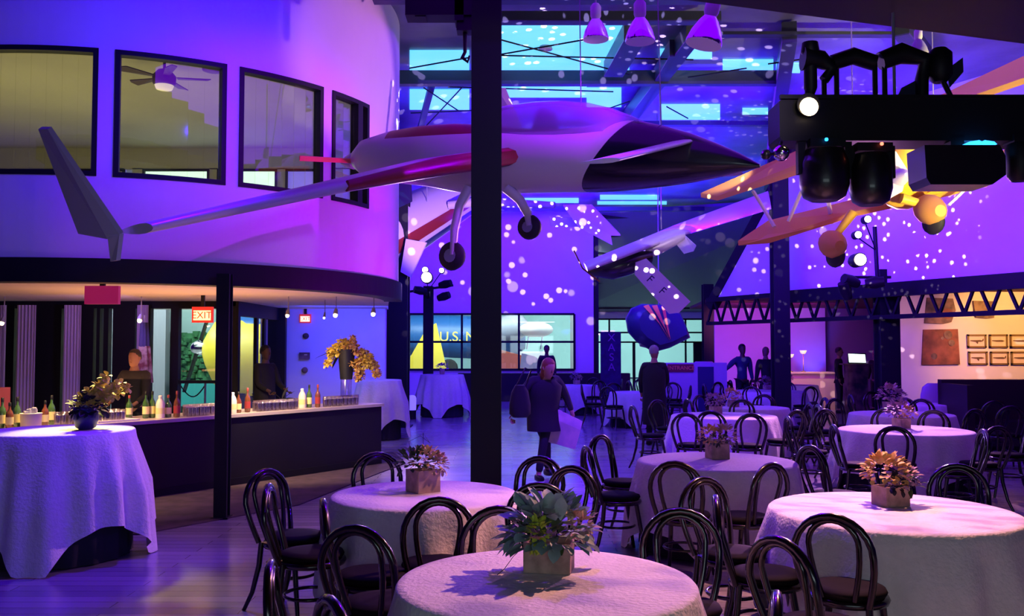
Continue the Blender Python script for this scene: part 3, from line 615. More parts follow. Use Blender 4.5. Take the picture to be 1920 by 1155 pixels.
# --- blue nose section with orange flashes ---
t = thing('blue_nose_section', 'dark blue aircraft nose section with orange flashes hanging above the entrance sign', 'aircraft part')
cc = P(1235, 612, 17.5); out = [(1176, 598), (1186, 580), (1205, 572), (1248, 574), (1272, 585), (1284, 612), (1291, 632), (1255, 650), (1226, 658), (1196, 640), (1180, 622)]
fr_ = [P(x, y, 17.0) for x, y in out]; mid = [P(x, y, 17.5)+(P(x, y, 17.5)-cc)*.06 for x, y in out]; bk = [P(x, y, 18.6)+(cc-P(x, y, 17.5))*.25+Vector((0, 0, -.05)) for x, y in out]
inn = [cc+(p-cc)*.72+Vector((0, -.62, 0)) for p in mid]
MB().rings([inn, fr_, mid, bk]).build('shell', 'navy_paint', t)
for s in ((((1206, 574), (1216, 571), (1256, 638), (1236, 606))), ((1222, 573), (1232, 572), (1254, 632), (1248, 618)), ((1240, 574), (1247, 577), (1257, 636), (1252, 622))):
    MB().slab([P(x, y, 16.86) for x, y in s], (0, 1, 0), .02).build('flash', 'orange_paint', t)
MB().tube([P(1235, 575, 17.5), Vector((cc.x, 17.5, 6.295))], .01, 5).build('suspension_cable', 'steel_grey', t)
MB().rings([ell(P(1200+i*7, 640+i*3.2, 17.2), Vector((0, 1, 0)), UP, .12-.02*i, .1-.015*i, 10) for i in range(4)]).build('intake', 'steel_grey', t)
# --- yellow biplane at the right ---
t = thing('yellow_biplane', 'yellow fabric biplane hanging behind the black lighting truss', 'aircraft')
def wslab(pts, th): return MB().slab(pts, (0, .35, 1), th)
up_l = [P(1314, 366, 12.8), P(1500, 284, 11.9), P(1780, 176, 10.6), P(1925, 108, 9.9)]; up_r = [P(1925, 150, 9.4), P(1780, 200, 10.2), P(1505, 320, 11.5), P(1345, 372, 12.5)]
wslab(up_l[:3]+up_r[1:], .07).build('upper_wing', 'amber_fabric', t)
wslab([up_l[2], up_l[3], up_r[0], up_r[1]], .075).build('upper_wing_tip', 'yellow_paint', t)
wslab([P(1384, 456, 12.2), P(1440, 418, 12.4), P(1600, 378, 11.8), P(1680, 360, 11.5), P(1690, 382, 11.1), P(1600, 402, 11.4), P(1440, 452, 12)], .07).build('lower_wing', 'amber_fabric', t)
wslab([P(1690, 345, 11.2), P(1800, 332, 10.9), P(1893, 280, 10.5), P(1890, 310, 10.2), P(1850, 345, 10.4), P(1700, 382, 10.9)], .07).build('lower_wing', 'yellow_paint', t)
MB().rings([ell(P(px, py, Y), Vector((1, 0, 0)), UP, r, r*1.1, 18, 2) for px, py, Y, r in ((1690, 330, 10.35, .12), (1688, 330, 10.5, .33), (1692, 330, 11.0, .38), (1700, 322, 11.8, .36), (1715, 305, 13, .28), (1735, 285, 15, .1))]).build('fuselage', 'yellow_paint', t)
MB().slab([P(1655, 285, 10.25), P(1678, 285, 10.3), P(1700, 320, 10.3), P(1690, 360, 10.3), P(1668, 372, 10.3)], (0, 1, 0), .06).build('nose_panel', 'shirt_white', t)
MB().lathe([(.02, .16), (.08, .08), (.1, 0)], P(1688, 332, 10.2), 12, axis=(0, -1, 0)).build('spinner', 'shirt_white', t)
for a, b_ in (((1412, 358, 12.4), (1452, 425, 12.1)), ((1516, 330, 11.8), (1478, 415, 12.0)), ((1548, 345, 11.6), (1560, 420, 11.7)), ((1820, 345, 10.4), (1778, 385, 10.4))):
    MB().beam(P(*a), P(*b_), .045, .03).build('strut', 'shirt_white', t)
for (px, py), (ax0, ay0) in (((1560, 466), (1600, 398)), ((1742, 402), (1690, 372))):
    c = P(px, py, 11.2 if px < 1600 else 10.3)
    s = MB().rings([ell(c+Vector((0, -.28+i*.1, .0+.02*i)), Vector((1, 0, 0)), UP, .15*math.sin(math.pi*(i+.6)/6.4)+.02, .16*math.sin(math.pi*(i+.6)/6.4)+.02, 14, 2) for i in range(6)]).build('wheel_pant', 'amber_fabric', t)
    MB().lathe([(.03, -.05), (.13, -.04), (.145, 0), (.13, .04), (.03, .05)], c+Vector((.02, -.06, -.1)), 16, axis=(1, .4, 0)).build('wheel', 'rubber', t)
    MB().tube([P(ax0, ay0, c.y), c+Vector((0, 0, .1))], [.06, .04], 8).build('gear_leg', 'yellow_paint', t)
for px in (1600, 1750): q = P(px, 300 if px < 1700 else 190, 11.2); MB().tube([q, Vector((q.x, q.y, 6.295))], .008, 5).build('suspension_cable', 'steel_grey', t)
# --- black lighting truss with its fixtures ---
YT = 6.8
t = thing('lighting_truss', 'long black lighting truss hanging across the upper right corner', 'truss')
x0, z0_, z1_ = P(1456, 650, YT).x, P(0, 272, YT).z, P(0, 188, YT).z; xe = 6.2
bm_ = MB(); bm_.slab([Vector((x0+.05, YT, z1_)), Vector((xe, YT, z1_)), Vector((xe, YT, z0_)), Vector((x0+.02, YT, z0_)), Vector((x0, YT, z0_+.03)), Vector((x0, YT, z1_-.05))], (0, 1, 0), .3)
bm_.build('housing', 'black', t)
for x in (2.9, 4.4): MB().tube([(x, YT, z1_), (x, YT, 4.29)], .012, 6).build('suspension_cable', 'steel_grey', t)
MB().beam((x0, YT-.16, z1_-.02), (xe, YT-.16, z1_-.02), .03, .03).build('chord', 'black', t)
def lens(c, r, m, par, axis=(0, -1, 0)): return MB().lathe([(r*.2, .02), (r*.8, .012), (r, 0)], c, 18, axis=axis, mi=0).build('lens', m, par)
f = thing('par_lamp', 'lit warm spotlight clamped on the left end of the black truss', 'stage light', group='stage lights on the black truss')
bodyc = LAMP+Vector((0, .16, .02))
MB().lathe([(.06, .16), (.075, .05), (.08, -.1), (.085, -.15)], bodyc, 18, axis=(0, 1, 0)).build('can', 'black', f); lens(LAMP+Vector((0, .0, 0)), .068, 'bulb', f)
MB().lathe([(.03, 0), (.05, .05), (.05, .3), (.07, .33), (.06, .4)], P(1520, 178, YT), 12).build('clamp', 'black', f)
g_ = 'stage lights on the black truss'
for k, (px, py, r, lab) in enumerate(((1545, 322, .18, 'left of the two round black moving heads under the truss'), (1632, 330, .155, 'right of the two round black moving heads under the truss'))):
    f = thing('moving_head_light', lab, 'stage light', group=g_); c = P(px, py, YT-.1)
    MB().lathe([(r*.55, -.22), (r*.85, -.19), (r, -.1), (r, .06), (r*.8, .16)], c, 20, axis=(0, 0, 1)).build('head', 'black_gloss', f)
    MB().slab([c+Vector((-r-.02, 0, -.02)), c+Vector((-r+.01, 0, -.02)), c+Vector((-r+.04, 0, .22)), c+Vector((-r-.02, 0, .22))], (0, 1, 0), .06).slab([c+Vector((r+.02, 0, -.02)), c+Vector((r-.01, 0, -.02)), c+Vector((r-.04, 0, .22)), c+Vector((r+.02, 0, .22))], (0, 1, 0), .06).build('yoke', 'black', f)
    MB().box((c.x, c.y, c.z+.2), (.26, .2, .06)).build('base', 'black', f)
    MB().ball((c.x-.02 if k == 0 else c.x+.04, c.y-.12, c.z+.215), .014, 8).build('indicator', 'lens_blue' if k == 0 else 'led_red', f)
f = thing('wash_light', 'boxy black wash light with a blue glowing top under the truss', 'stage light', group=g_); c = P(1790, 315, YT-.1)
MB().slab([c+Vector((x, 0, z)) for x, z in ((-.29, .14), (.26, .14), (.3, .06), (.3, -.08), (.2, -.15), (-.25, -.15), (-.28, -.1))], (0, 1, 0), .3).build('housing', 'black_gloss', f)
MB().slab([c+Vector((x, -.05, z)) for x, z in ((.02, .145), (.04, .165), (.11, .175), (.13, .165), (.15, .175), (.22, .165), (.24, .145))], (0, 1, 0), .2).build('lens', 'lens_blue', f)
MB().box((c.x, c.y, c.z+.19), (.1, .1, .1)).build('clamp', 'black', f)
f = thing('moving_head_light', 'black moving head cut by the right edge of the photo under the truss', 'stage light', group=g_); c = P(1912, 305, YT-.1)
MB().lathe([(.06, -.14), (.09, -.1), (.1, .1), (.07, .16)], c, 16).build('head', 'black', f); MB().box((c.x, c.y, c.z+.17), (.16, .16, .06)).build('base', 'black', f)
f = thing('mirror_ball', 'small chrome mirror ball hanging at the left end of the truss', 'mirror ball', group=None); c = P(1465, 287, YT-.15)
MB().ball(c, .06, 14).build('ball', 'chrome', f); MB().tube([c+Vector((.0, .05, .04)), Vector((x0+.03, YT-.1, z0_+.02))], .012, 6).build('hanger', 'black', f)
MB().ball(P(1436, 290, YT-.1), .04, 10).build('counterweight', 'black_gloss', f); MB().tube([c, P(1436, 290, YT-.1)], .012, 6).build('rod', 'black', f)
for k, (pts, lab) in enumerate(((((1505, 110, .09), (1540, 112, .07), (1560, 130, .05), (1545, 150, .04)), 'black clamped fixture standing up on the left end of the truss'),
        (((1560, 118, .06), (1600, 105, .065), (1640, 118, .06)), 'black cable bundle arching above the truss'), (((1650, 115, .07), (1690, 100, .08), (1735, 112, .06), (1728, 150, .05), (1728, 190, .05)), 'black folded fixture on top of the truss right of the cable bundle'))):
    f = thing('hanging_fixture', lab, 'stage light', group=g_); zb_ = z1_
    MB().tube([P(x, y, YT) for x, y, r in pts], [r for x, y, r in pts], 12).build('housing', 'black', f)
    q = P(pts[0][0]+8, pts[0][1], YT); q2 = P(pts[-1][0], pts[-1][1], YT)
    for qq in (q, q2): MB().tube([qq, Vector((qq.x, qq.y, zb_))], .02, 6).build('bracket', 'black', f)
f = thing('barn_door_light', 'black theatre light with pale blue open flaps on top of the truss', 'stage light', group=g_)
MB().lathe([(.05, -.1), (.09, -.05), (.09, .12), (.05, .16)], P(1762, 130, YT), 14).build('body', 'black', f)
for fp in ([P(1775, 130, YT), P(1805, 108, YT), P(1806, 135, YT), P(1780, 165, YT)], [P(1690, 165, YT), P(1728, 145, YT), P(1728, 186, YT), P(1680, 186, YT)]): MB().slab(fp, (0, 1, 0), .01).build('flap', 'steel_blue', f)
MB().tube([P(1762, 140, YT), P(1785, 186, YT)], .02, 6).build('bracket', 'black', f)
# --- high bay lamps ---
for px, py, Y, s, lab in ((1327, 50, 8.2, 1.0, 'largest aluminium dome pendant lamp, right of three in a row'), (1200, 50, 9.2, .92, 'aluminium dome pendant lamp, middle one of three in a row'), (1117, 50, 10.4, .9, 'aluminium dome pendant lamp, left one of three in a row'), (1023, 80, 13.5, .62, 'small dome pendant lamp lower than the others, nearest the thick pillar'), (1722, 85, 9.5, .6, 'small dome pendant lamp above the black truss')):
    f = thing('pendant_lamp', lab, 'pendant lamp', group='dome pendant lamps'); c = P(px, py, Y); r = .165*s
    tilt = (.25, 0, 1) if px == 1327 else (0, 0, 1)
    MB().lathe([(r, -.17*s), (r*1.02, -.15*s), (r*.85, -.05*s), (r*.55, .05*s), (r*.33, .1*s)], c, 22, axis=tilt).build('shade', 'chrome' if s > .7 else 'steel_grey', f)
    MB().lathe([(r*.33, .1*s), (r*.42, .14*s), (r*.42, .26*s), (r*.25, .3*s)], c, 14, axis=tilt).build('ballast_housing', 'wing_white', f)
    MB().lathe([(r*1.0, -.172*s), (r*.97, -.14*s), (r*.5, -.12*s)], c, 20, axis=tilt).build('diffuser', 'shirt_white', f)
    MB().tube([c+Vector((0, 0, .28*s)), Vector((c.x, c.y, 6.295))], .01, 6).build('stem', 'steel_grey', f)
# --- hoist chain near the pillar ---
f = thing('chain_hoist', 'dark chain hoist with hook hanging left of the thick pillar', 'hoist'); c = P(872, 45, 10)
MB().box(c, (.18, .18, .2)).box(c+Vector((0, 0, .2)), (.1, .1, .12)).build('body', 'black', f)
MB().tube([c, c+Vector((0, 0, -.32)), c+Vector((-.03, 0, -.38)), c+Vector((.03, 0, -.43)), c+Vector((.05, 0, -.36))], [.03, .02, .025, .02, .012], 8).build('hook', 'black', f)
MB().tube([c, Vector((c.x, c.y, 6.295))], .02, 6).build('chain', 'black', f)
f = tag(MB().box(P(825, -6, 10), (.75, .25, .5)).box(P(862, 8, 10), (.1, .25, .45)).box(P(790, 8, 10), (.12, .2, .35)).build('duct', 'steel_black'), 'dark blocky duct hanging at the top edge beside the curved wall', 'duct')
# --- stage lights on the posts ---
def post_light(name, lab, c, r, bulbm, others, Yp, pole=True):
    f = thing(name, lab, 'stage light', group='spotlights on the far posts')
    MB().lathe([(r*1.5, -.02), (r*1.5, .22), (r, .34)], c, 14, axis=(0, 1, 0)).build('can', 'black', f); lens(c+Vector((0, -.03, 0)), r*1.25, bulbm, f)
    for (px, py, dx, dy) in others:
        a = P(px, py, Yp); MB().lathe([(.08, -.16), (.11, 0), (.09, .16)], a, 12, axis=(dx, -.4, dy)).build('unlit_head', 'black', f)
    return f
f = post_light('post_spotlight', 'blazing white spotlight on the post in front of the far window', LB, .1, 'bulb_white', ((835, 533, 1, .2), (832, 556, 1, .3), (788, 545, -1, .2)), 22.6)
MB().beam(P(760, 548, 23.4), P(850, 535, 23.4), .06, .06).build('crossbar', 'black', f)
MB().tube([P(803, 545, 23.4), P(803, 560, 24)], .05, 6).build('bracket', 'black', f)
f = post_light('post_spotlight', 'blazing warm spotlight on top of the thick dark post at the right', LC, .08, 'bulb', ((1595, 527, -1, .3), (1640, 530, 1, .1), (1585, 545, -.5, 1)), 16.0)
MB().tube([P(1640, 425, 16.2), P(1645, 520, 16.2)], .04, 8).beam(P(1580, 520, 16.2), P(1670, 520, 16.2), .05, .05).build('crossbar', 'black', f)
for px, py, Y, r, m, lab in ((828, 507, 22, .05, 'bulb_white', 'small lit lamp just right of the blazing spotlight before the far wall'), (797, 506, 22.2, .06, 'bulb_white', 'lit lamp directly above the blazing spotlight before the far wall'), (1609, 440, 15.6, .05, 'bulb_white', 'lower of two bluish lit lamps above the warm spotlight at right'), (1627, 411, 15.6, .05, 'bulb_white', 'upper of two bluish lit lamps above the warm spotlight at right')):
    f = thing('small_spotlight', lab, 'stage light', group='spotlights on the far posts'); c = P(px, py, Y)
    lens(c, r*1.4, m, f); MB().lathe([(r*1.5, -.01), (r*1.5, .14), (r, .18)], c, 12, axis=(0, 1, 0)).build('can', 'black', f)
    tgt = P(803, 545, 23.4) if px < 900 else P(1643, 470, 16.2)
    MB().tube([c+Vector((0, .15, 0)), tgt], .012, 5).build('arm', 'black', f)
# --- ceiling fan in the mezzanine room ---
def fan(c, rz, lab, s=1.0, lamp=True, zt=5.5):
    f = thing('ceiling_fan', lab, 'ceiling fan', group='fans in the mezzanine room')
    MB().lathe([(.06, -.1), (.14, -.08), (.15, .02), (.08, .1), (.02, .12)], c, 16).build('motor', 'fan_wood', f)
    MB().tube([c, Vector((c.x, c.y, zt))], .02, 6).build('downrod', 'fan_wood', f)
    for k in range(5):
        a = rz+2*math.pi*k/5; d = Vector((math.cos(a), math.sin(a), 0)); e = Vector((-d.y, d.x, 0)); tl = Vector((0, 0, .015))
        MB().slab([c+d*.16+e*.04, c+d*.62*s+e*.07+tl, c+d*.68*s+tl, c+d*.62*s-e*.07-tl, c+d*.16-e*.04], (0, 0, 1), .012).build('blade', 'fan_wood', f)
    if lamp: MB().lathe([(.02, -.17), (.1, -.15), (.12, -.1)], c, 14).build('fan_light', 'fan_lamp', f)
fan(P(308, 146, 11.6), R(12), 'ceiling fan with lit globe seen through the second mezzanine window', .85)
fan(P(400, 122, 12.0), R(40), 'dark ceiling fan in the corner of the second mezzanine window', .5, False)
# ================= tables, chairs, centrepieces =================
def cloth_mb(r, h, half, folds, seed, flare=.1, n=120, m=9):
    rnd = random.Random(seed); ph = rnd.random()*6.28; rot = rnd.random()*1.5; vs = []; fs = []
    prof = [(0, 0), (.5, 0), (.93, 0), (.985, -.003), (1.0, -.014)]
    def pt(a, j):
        if j < len(prof): q, z = prof[j]; return Vector((q*r*math.cos(a), q*r*math.sin(a), h+z))
        t = (j-len(prof)+1)/m; L = half/max(abs(math.cos(a-rot)), abs(math.sin(a-rot)))
        L = min(L, half*1.32)-r; L = min(max(L, .2), h-.02)
        wv = math.sin(folds*a+ph)*.5+.5*math.sin((folds*.61)*a+2*ph+math.sin(a*3))
        rr = r+flare*t*L+(wv*.5+.5)*(.09 if h < .9 else .13)*min(1, t*1.8)*min(1, L/.3); z = h-.014-t*L
        return Vector((rr*math.cos(a), rr*math.sin(a), z))
    J = len(prof)+m
    for j in range(J):
        for i in range(n): vs.append(pt(2*math.pi*i/n, j))
    for j in range(J-1):
        for i in range(n): fs.append((j*n+i, j*n+(i+1) % n, (j+1)*n+(i+1) % n, (j+1)*n+i))
    return MB().add(vs, fs, 0, True)
TABLES = {}
def round_table(key, x, y, r, tl, cl, gl, h=.75, half=None, seed=1):
    TABLES[key] = (x, y, r, h)
    t = thing('round_table' if h < .9 else 'cocktail_table', tl, 'table', (x, y, 0), 0, gl)
    MB().lathe([(r-.012, h-.035), (r-.008, h-.012), (r-.03, h-.008)], (0, 0, 0), 32).build('table_top', 'crate_wood', t)
    MB().lathe([(.03, .03), (.03, h-.035)], (0, 0, 0), 10).build('pedestal', 'steel_black', t)
    MB().lathe([(.26, 0), (.25, .02), (.05, .04)], (0, 0, 0), 20).build('base', 'steel_black', t)
    sk = []; n = 72; rs = []
    for j in range(5):
        z = .012+(h-.06)*j/4; rr = (r-.035)+.02*(1-j/4)
        rs.append([Vector(((rr+.018*math.sin(18*2*math.pi*i/n)*(1-j/4))*math.cos(2*math.pi*i/n), (rr+.018*math.sin(18*2*math.pi*i/n)*(1-j/4))*math.sin(2*math.pi*i/n), z)) for i in range(n)])
    MB().rings(rs, False).build('underskirt', 'cloth_dark', t)
    c = cloth_mb(r+.006, h+.002, half or r*1.38, 17 if r > .5 else 12, seed).build('tablecloth', 'cloth'); c.location = (x, y, 0)
    tag(c, cl, 'tablecloth', 'pale tablecloths')
    return t
def tpos(px, py, z=.75): return PZ(px, py, z)
tdef = [('T0', 1024, 1090, 275, 'front table at the bottom centre with grey leaf centrepiece'), ('T1', 797, 926, 172, 'table left of the thick pillar base'), ('T2', 1672, 957, 220, 'front right table with orange flowers'),
        ('T3', 1343, 864, 145, 'table behind the front centre one, with a wooden flower box'), ('T4', 1697, 806, 118, 'right table behind the front right one'), ('T5', 1357, 779, 96, 'table right of the standing man'),
        ('T6', 1690, 776, 92, 'table with mauve flowers before the thick right post'), ('T7', 1415, 764, 62, 'half hidden middle table'), ('T8', 1440, 733, 68, 'far table left of the slim right column'),
        ('T9', 1272, 725, 52, 'far table under the entrance sign'), ('T10', 1192, 735, 48, 'far table left of the standing man'), ('T11', 1078, 722, 42, 'far table right of the walking woman'),
        ('T12', 1722, 757, 56, 'far table before the picture wall'), ('T13', 1492, 722, 40, 'farthest table behind the slim right column')]
for k, px, py, hw, d in tdef:
    p = tpos(px, py); r = hw/F*p.y
    round_table(k, p.x, p.y, r, 'round banquet table, the '+d, 'pale cloth on the '+d, 'round banquet tables', seed=len(k)*7+px, half=r+ (.46 if k in ('T2', 'T4') else .52))
for k, px, py, hw, d in (('C1', 112, 806, 130, 'large cocktail table at the left edge before the bar'), ('C2', 829, 702, 40, 'cocktail table before the far window'), ('C3', 712, 712, 40, 'cocktail table beyond the right end of the bar')):
    hh = 1.12 if k == 'C3' else 1.05; p = tpos(px, py, hh); r = hw/F*p.y
    round_table(k, p.x, p.y, r, 'tall '+d, 'long pale cloth on the tall '+d, 'tall cocktail tables', h=hh, half=r+.72, seed=px)
# long dressed table by the booth at the right
t = thing('buffet_table', 'long table in a pale cloth against the dark booth at the right edge', 'table'); p = PZ(1870, 735, .75)
MB().box((p.x+.35, p.y+.35, .735), (1.9, .75, .03)).build('table_top', 'crate_wood', t)
cm = MB(); poly = []
for i in range(80):
    q = i/80*4; s = int(q); f_ = q-s; hx, hy = .97, .4
    c0_ = [(-hx, -hy), (hx, -hy), (hx, hy), (-hx, hy)]; a, b_ = c0_[s], c0_[(s+1) % 4]; poly.append((a[0]+(b_[0]-a[0])*f_, a[1]+(b_[1]-a[1])*f_, i))
top = [Vector((p.x+.35+x, p.y+.35+y, .755)) for x, y, i in poly]; bot = [Vector((p.x+.35+x*(1.03+.012*math.sin(i*1.7)), p.y+.35+y*(1.06+.03*math.sin(i*1.7)), .03)) for x, y, i in poly]
cm.rings([bot, top]); c = cm.build('tablecloth', 'cloth'); tag(c, 'pale cloth on the long table by the dark booth at the right edge', 'tablecloth', 'pale tablecloths')
# bentwood chair
def make_chair():
    t = thing('bentwood_chair', 'x', 'chair', (0, 0, 0), 0, 'dark bentwood chairs at the round tables')
    MB().lathe([(.17, .42), (.2, .425), (.208, .445), (.2, .46), (.05, .46)], (0, 0, 0), 28).build('seat', 'bent_wood', t)
    MB().lathe([(.15, .462), (.185, .465), (.195, .482), (.185, .5), (.12, .507), (.02, .508)], (0, -.0, 0), 28).build('cushion', 'seat_dark', t)
    def hoop(w, zt, zb, wb, yt, yb, r):
        pts = []; zc = zt-w
        for i in range(5): s = i/4; pts.append((-wb+(-w+wb)*math.sin(s*math.pi/2), yb+(yt-yb)*s*.85, zb+(zc-zb)*s))
        for i in range(1, 12): a = math.pi-math.pi*i/12; pts.append((w*math.cos(a), yb+(yt-yb)*(.85+.15*math.sin(a)), zc+w*math.sin(a)))
        for i in range(5): s = 1-i/4; pts.append((wb+(w-wb)*math.sin(s*math.pi/2), yb+(yt-yb)*s*.85, zb+(zc-zb)*s))
        return MB().tube(pts, r, 8)
    hoop(.195, .90, .45, .15, -.27, -.175, .0185).build('backrest', 'bent_wood', t)
    hoop(.125, .878, .47, .08, -.262, -.175, .0155).build('inner_hoop', 'bent_wood', t)
    for sx in (-1, 1):
        MB().tube([(sx*.145, -.155, .455), (sx*.15, -.17, .3), (sx*.165, -.215, .12), (sx*.185, -.27, 0)], [.019, .0185, .016, .013], 8).build('leg', 'bent_wood', t)
        MB().tube([(sx*.135, .12, .45), (sx*.145, .145, .3), (sx*.16, .175, .12), (sx*.175, .2, 0)], [.02, .019, .016, .013], 8).build('leg', 'bent_wood', t)
    MB().tube([(.155*math.cos(2*math.pi*i/24), .155*math.sin(2*math.pi*i/24)-.01, .24) for i in range(24)], .011, 6, closed=True).build('leg_ring', 'bent_wood', t)
    return t
chair0 = make_chair(); used = [False]; CH = []
def put_chair(x, y, rz, label):
    o = chair0 if not used[0] else dup(chair0, (0, 0, 0), 0); used[0] = True
    o.location = (x, y, 0); o.rotation_euler = (0, 0, rz); o['label'] = label; CH.append((x, y))
def chair_px(px, ytop, key, label, yaw=None):
    Y = (H-.90)*F/(ytop-650); top = Vector(((px-960)/F*Y, Y, 0)); tx, ty, r, h = TABLES[key]
    d = Vector((tx-top.x, ty-top.y, 0)).normalized() if yaw is None else Vector((math.sin(R(yaw)), math.cos(R(yaw)), 0))
    c = top+d*.26
    for q in TABLES.values():
        v = c.xy-Vector((q[0], q[1]))
        if v.length < q[2]+.24: v = v.normalized()*(q[2]+.24); c = Vector((q[0]+v.x, q[1]+v.y, 0))
    put_chair(c.x, c.y, math.atan2(-d.x, d.y), label)
for a in [(822, 931, 'T1', 'dark bentwood chair with its back to us between the two left tables'), (932, 950, 'T1', 'dark bentwood chair half hidden behind the grey leaf centrepiece', -18),
    (972, 861, 'T1', 'dark bentwood chair just right of the foot of the thick pillar', 180+25), (1062, 875, 'T1', 'dark bentwood chair right of the grey leaves, below the walking woman', 215), (1010, 907, 'T0', 'low dark bentwood chair directly above the grey leaf centrepiece', 175),
    (742, 862, 'T1', 'dark bentwood chair behind the flower box on the left table'), (578, 880, 'T1', 'dark bentwood chair farthest back left of the left table', 120), (612, 937, 'T1', 'dark bentwood chair in the middle of the left cluster', 75),
    (672, 986, 'T1', 'dark bentwood chair with rounded back nearest us left of the front table', 20), (520, 907, 'T1', 'dark bentwood chair seen from the side at the left end of the chairs', 85),
    (528, 1052, 'T0', 'dark bentwood chair cut by the bottom edge, farthest left', 80), (655, 1112, 'T0', 'dark bentwood chair cut by the bottom edge, second from left', 60),
    (1265, 866, 'T3', 'dark bentwood chair with its back to us before the wooden flower box table'), (1441, 869, 'T3', 'dark bentwood chair at the right end of the flower box table', -35), (1388, 897, 'T2', 'small looking dark bentwood chair between the flower box table and the front right one', 150),
    (1133, 836, 'T3', 'dark bentwood chair seen from the side on the violet aisle', 80), (1203, 821, 'T3', 'dark bentwood chair on the aisle behind the side-on one', 130), (1342, 930, 'T2', 'dark bentwood chair seen edge-on left of the front right table', 100),
    (1216, 966, 'T0', 'dark bentwood chair right of the grey leaf centrepiece behind the front table', 190), (1560, 962, 'T2', 'dark bentwood chair with its back to us before the front right table'), (1458, 1007, 'T2', 'dark bentwood chair with blue gleam left of the front right one', 60),
    (1388, 1096, 'T0', 'dark bentwood chair cut by the bottom edge between the two front tables', -75), (1674, 800, 'T4', 'dark bentwood chair with its back to us behind the orange flowers'), (1562, 797, 'T4', 'dark bentwood chair left of the table behind the front right one', 95),
    (1518, 836, 'T4', 'dark bentwood chair on the aisle left of the orange flowers', 70), (1838, 806, 'T4', 'dark bentwood chair right of the table behind the front right one', -80), (1286, 775, 'T5', 'dark bentwood chair at left before the table right of the standing man'),
    (1406, 776, 'T5', 'dark bentwood chair at right before the table right of the standing man'), (1892, 762, 'T12', 'dark bentwood chair before the cloth at the right edge', 10), (1862, 752, 'T12', 'thin dark bentwood chair left of the one at the right edge', 10),
    (1923, 921, 'T2', 'dark bentwood chair cut by the right edge of the photo', -60), (1790, 872, 'T2', 'dark bentwood chair behind the front right table at its right', 195)]:
    chair_px(a[0], a[1], a[2], a[3], a[4] if len(a) > 4 else None)
names = {'T4': 'the table behind the front right one', 'T5': 'the table right of the standing man', 'T6': 'the table with mauve flowers', 'T7': 'the half hidden middle table', 'T8': 'the far table left of the slim column', 'T9': 'the far table under the entrance sign',
    'T10': 'the far table left of the standing man', 'T11': 'the far table beside the walking woman', 'T12': 'the far table before the picture wall', 'T13': 'the farthest table behind the slim column'}
sides = [(-115, 'near left side'), (-65, 'near right side'), (-5, 'right side'), (60, 'far right side'), (120, 'far left side'), (185, 'left side')]
for k in ('T4', 'T5', 'T6', 'T7', 'T8', 'T9', 'T10', 'T11', 'T12', 'T13'):
    tx, ty, r, h = TABLES[k]; off = (0)+(ord(k[-1])*13 % 24-12)
    for a, s in sides:
        a = R(a+off); x = tx+(r+.36)*math.cos(a); y = ty+(r+.36)*math.sin(a)
        if x > 6.9 and y > 14.5: continue
        if any((x-cx)**2+(y-cy)**2 < .45**2 for cx, cy in CH): continue
        if any((x-q[0])**2+(y-q[1])**2 < (q[2]+.2)**2 for kk, q in TABLES.items() if kk != k): continue
        if (x-P(1226, 650, 16.2).x)**2+(y-16.2)**2 < .3: continue
        put_chair(x, y, math.atan2(-(tx-x), ty-y), 'dark chair on the %s of %s' % (s, names[k]))
# centrepieces
def leaf(mb, c, d, L, w, mi=0, curl=.2):
    d = Vector(d).normalized(); s = d.cross(Vector((random.uniform(-.4, .4), random.uniform(-.4, .4), 1))).normalized(); nn = s.cross(d)
    pts = []; 
    for t, ww in ((0, .1), (.3, .8), (.6, 1), (.85, .6), (1, .05)): 
        m = c+d*L*t-nn*curl*L*t*t; pts.append((m-s*w*ww/2+nn*w*.15*ww, m, m+s*w*ww/2+nn*w*.15*ww))
    vs = [p for q in pts for p in q]; fs = []
    for i in range(len(pts)-1): fs += [(i*3, i*3+1, i*3+4, i*3+3), (i*3+1, i*3+2, i*3+5, i*3+4)]
    mb.add(vs, fs, mi, True)
def dome(par, name, m, c, rx, rz_, n, L, w, seed, lo=-.2, arc_=(0, 6.28), fill=.6):
    random.seed(seed); mb = MB()
    for i in range(n):
        a = random.uniform(*arc_); e = random.uniform(lo, 1.35); d = Vector((math.cos(a)*math.cos(e), math.sin(a)*math.cos(e), math.sin(e)))
        q = Vector((d.x*rx, d.y*rx, d.z*rz_))*random.uniform(fill, .95); leaf(mb, c+q, d+Vector((random.uniform(-.5, .5), random.uniform(-.5, .5), random.uniform(-.3, .3))), L*random.uniform(.7, 1.2), w)
    return mb.build(name, m, par)
def crate(par, w, d, h, rz):
    mb = MB(); th = .008
    m = Matrix.Rotation(rz, 3, 'Z')
    for (cx, cy, sx, sy) in ((0, -d/2, w, th), (0, d/2, w, th), (-w/2, 0, th, d), (w/2, 0, th, d)):
        mb.box(m@Vector((cx, cy, h/2)), (sx, sy, h), rz)
    mb.box((0, 0, .004), (w, d, .008), rz); mb.box((0, 0, h*.8), (w*.95, d*.95, .004), rz)
    return mb.build('wooden_box', 'crate_wood', par)
def centre(key, dx, dy, label, w, d, h, rz, sets, name='flower_centrepiece'):
    tx, ty, r, th = TABLES[key]; t = thing(name, label, 'flower arrangement', (tx+dx, ty+dy, th+.004), 0, 'flower centrepieces')
    crate(t, w, d, h, rz)
    for i, s in enumerate(sets): dome(t, s[0], s[1], Vector(s[2]), *s[3:])
    return t
p0 = PZ(1030, 1072, .75); x, y, r, h = TABLES['T0']
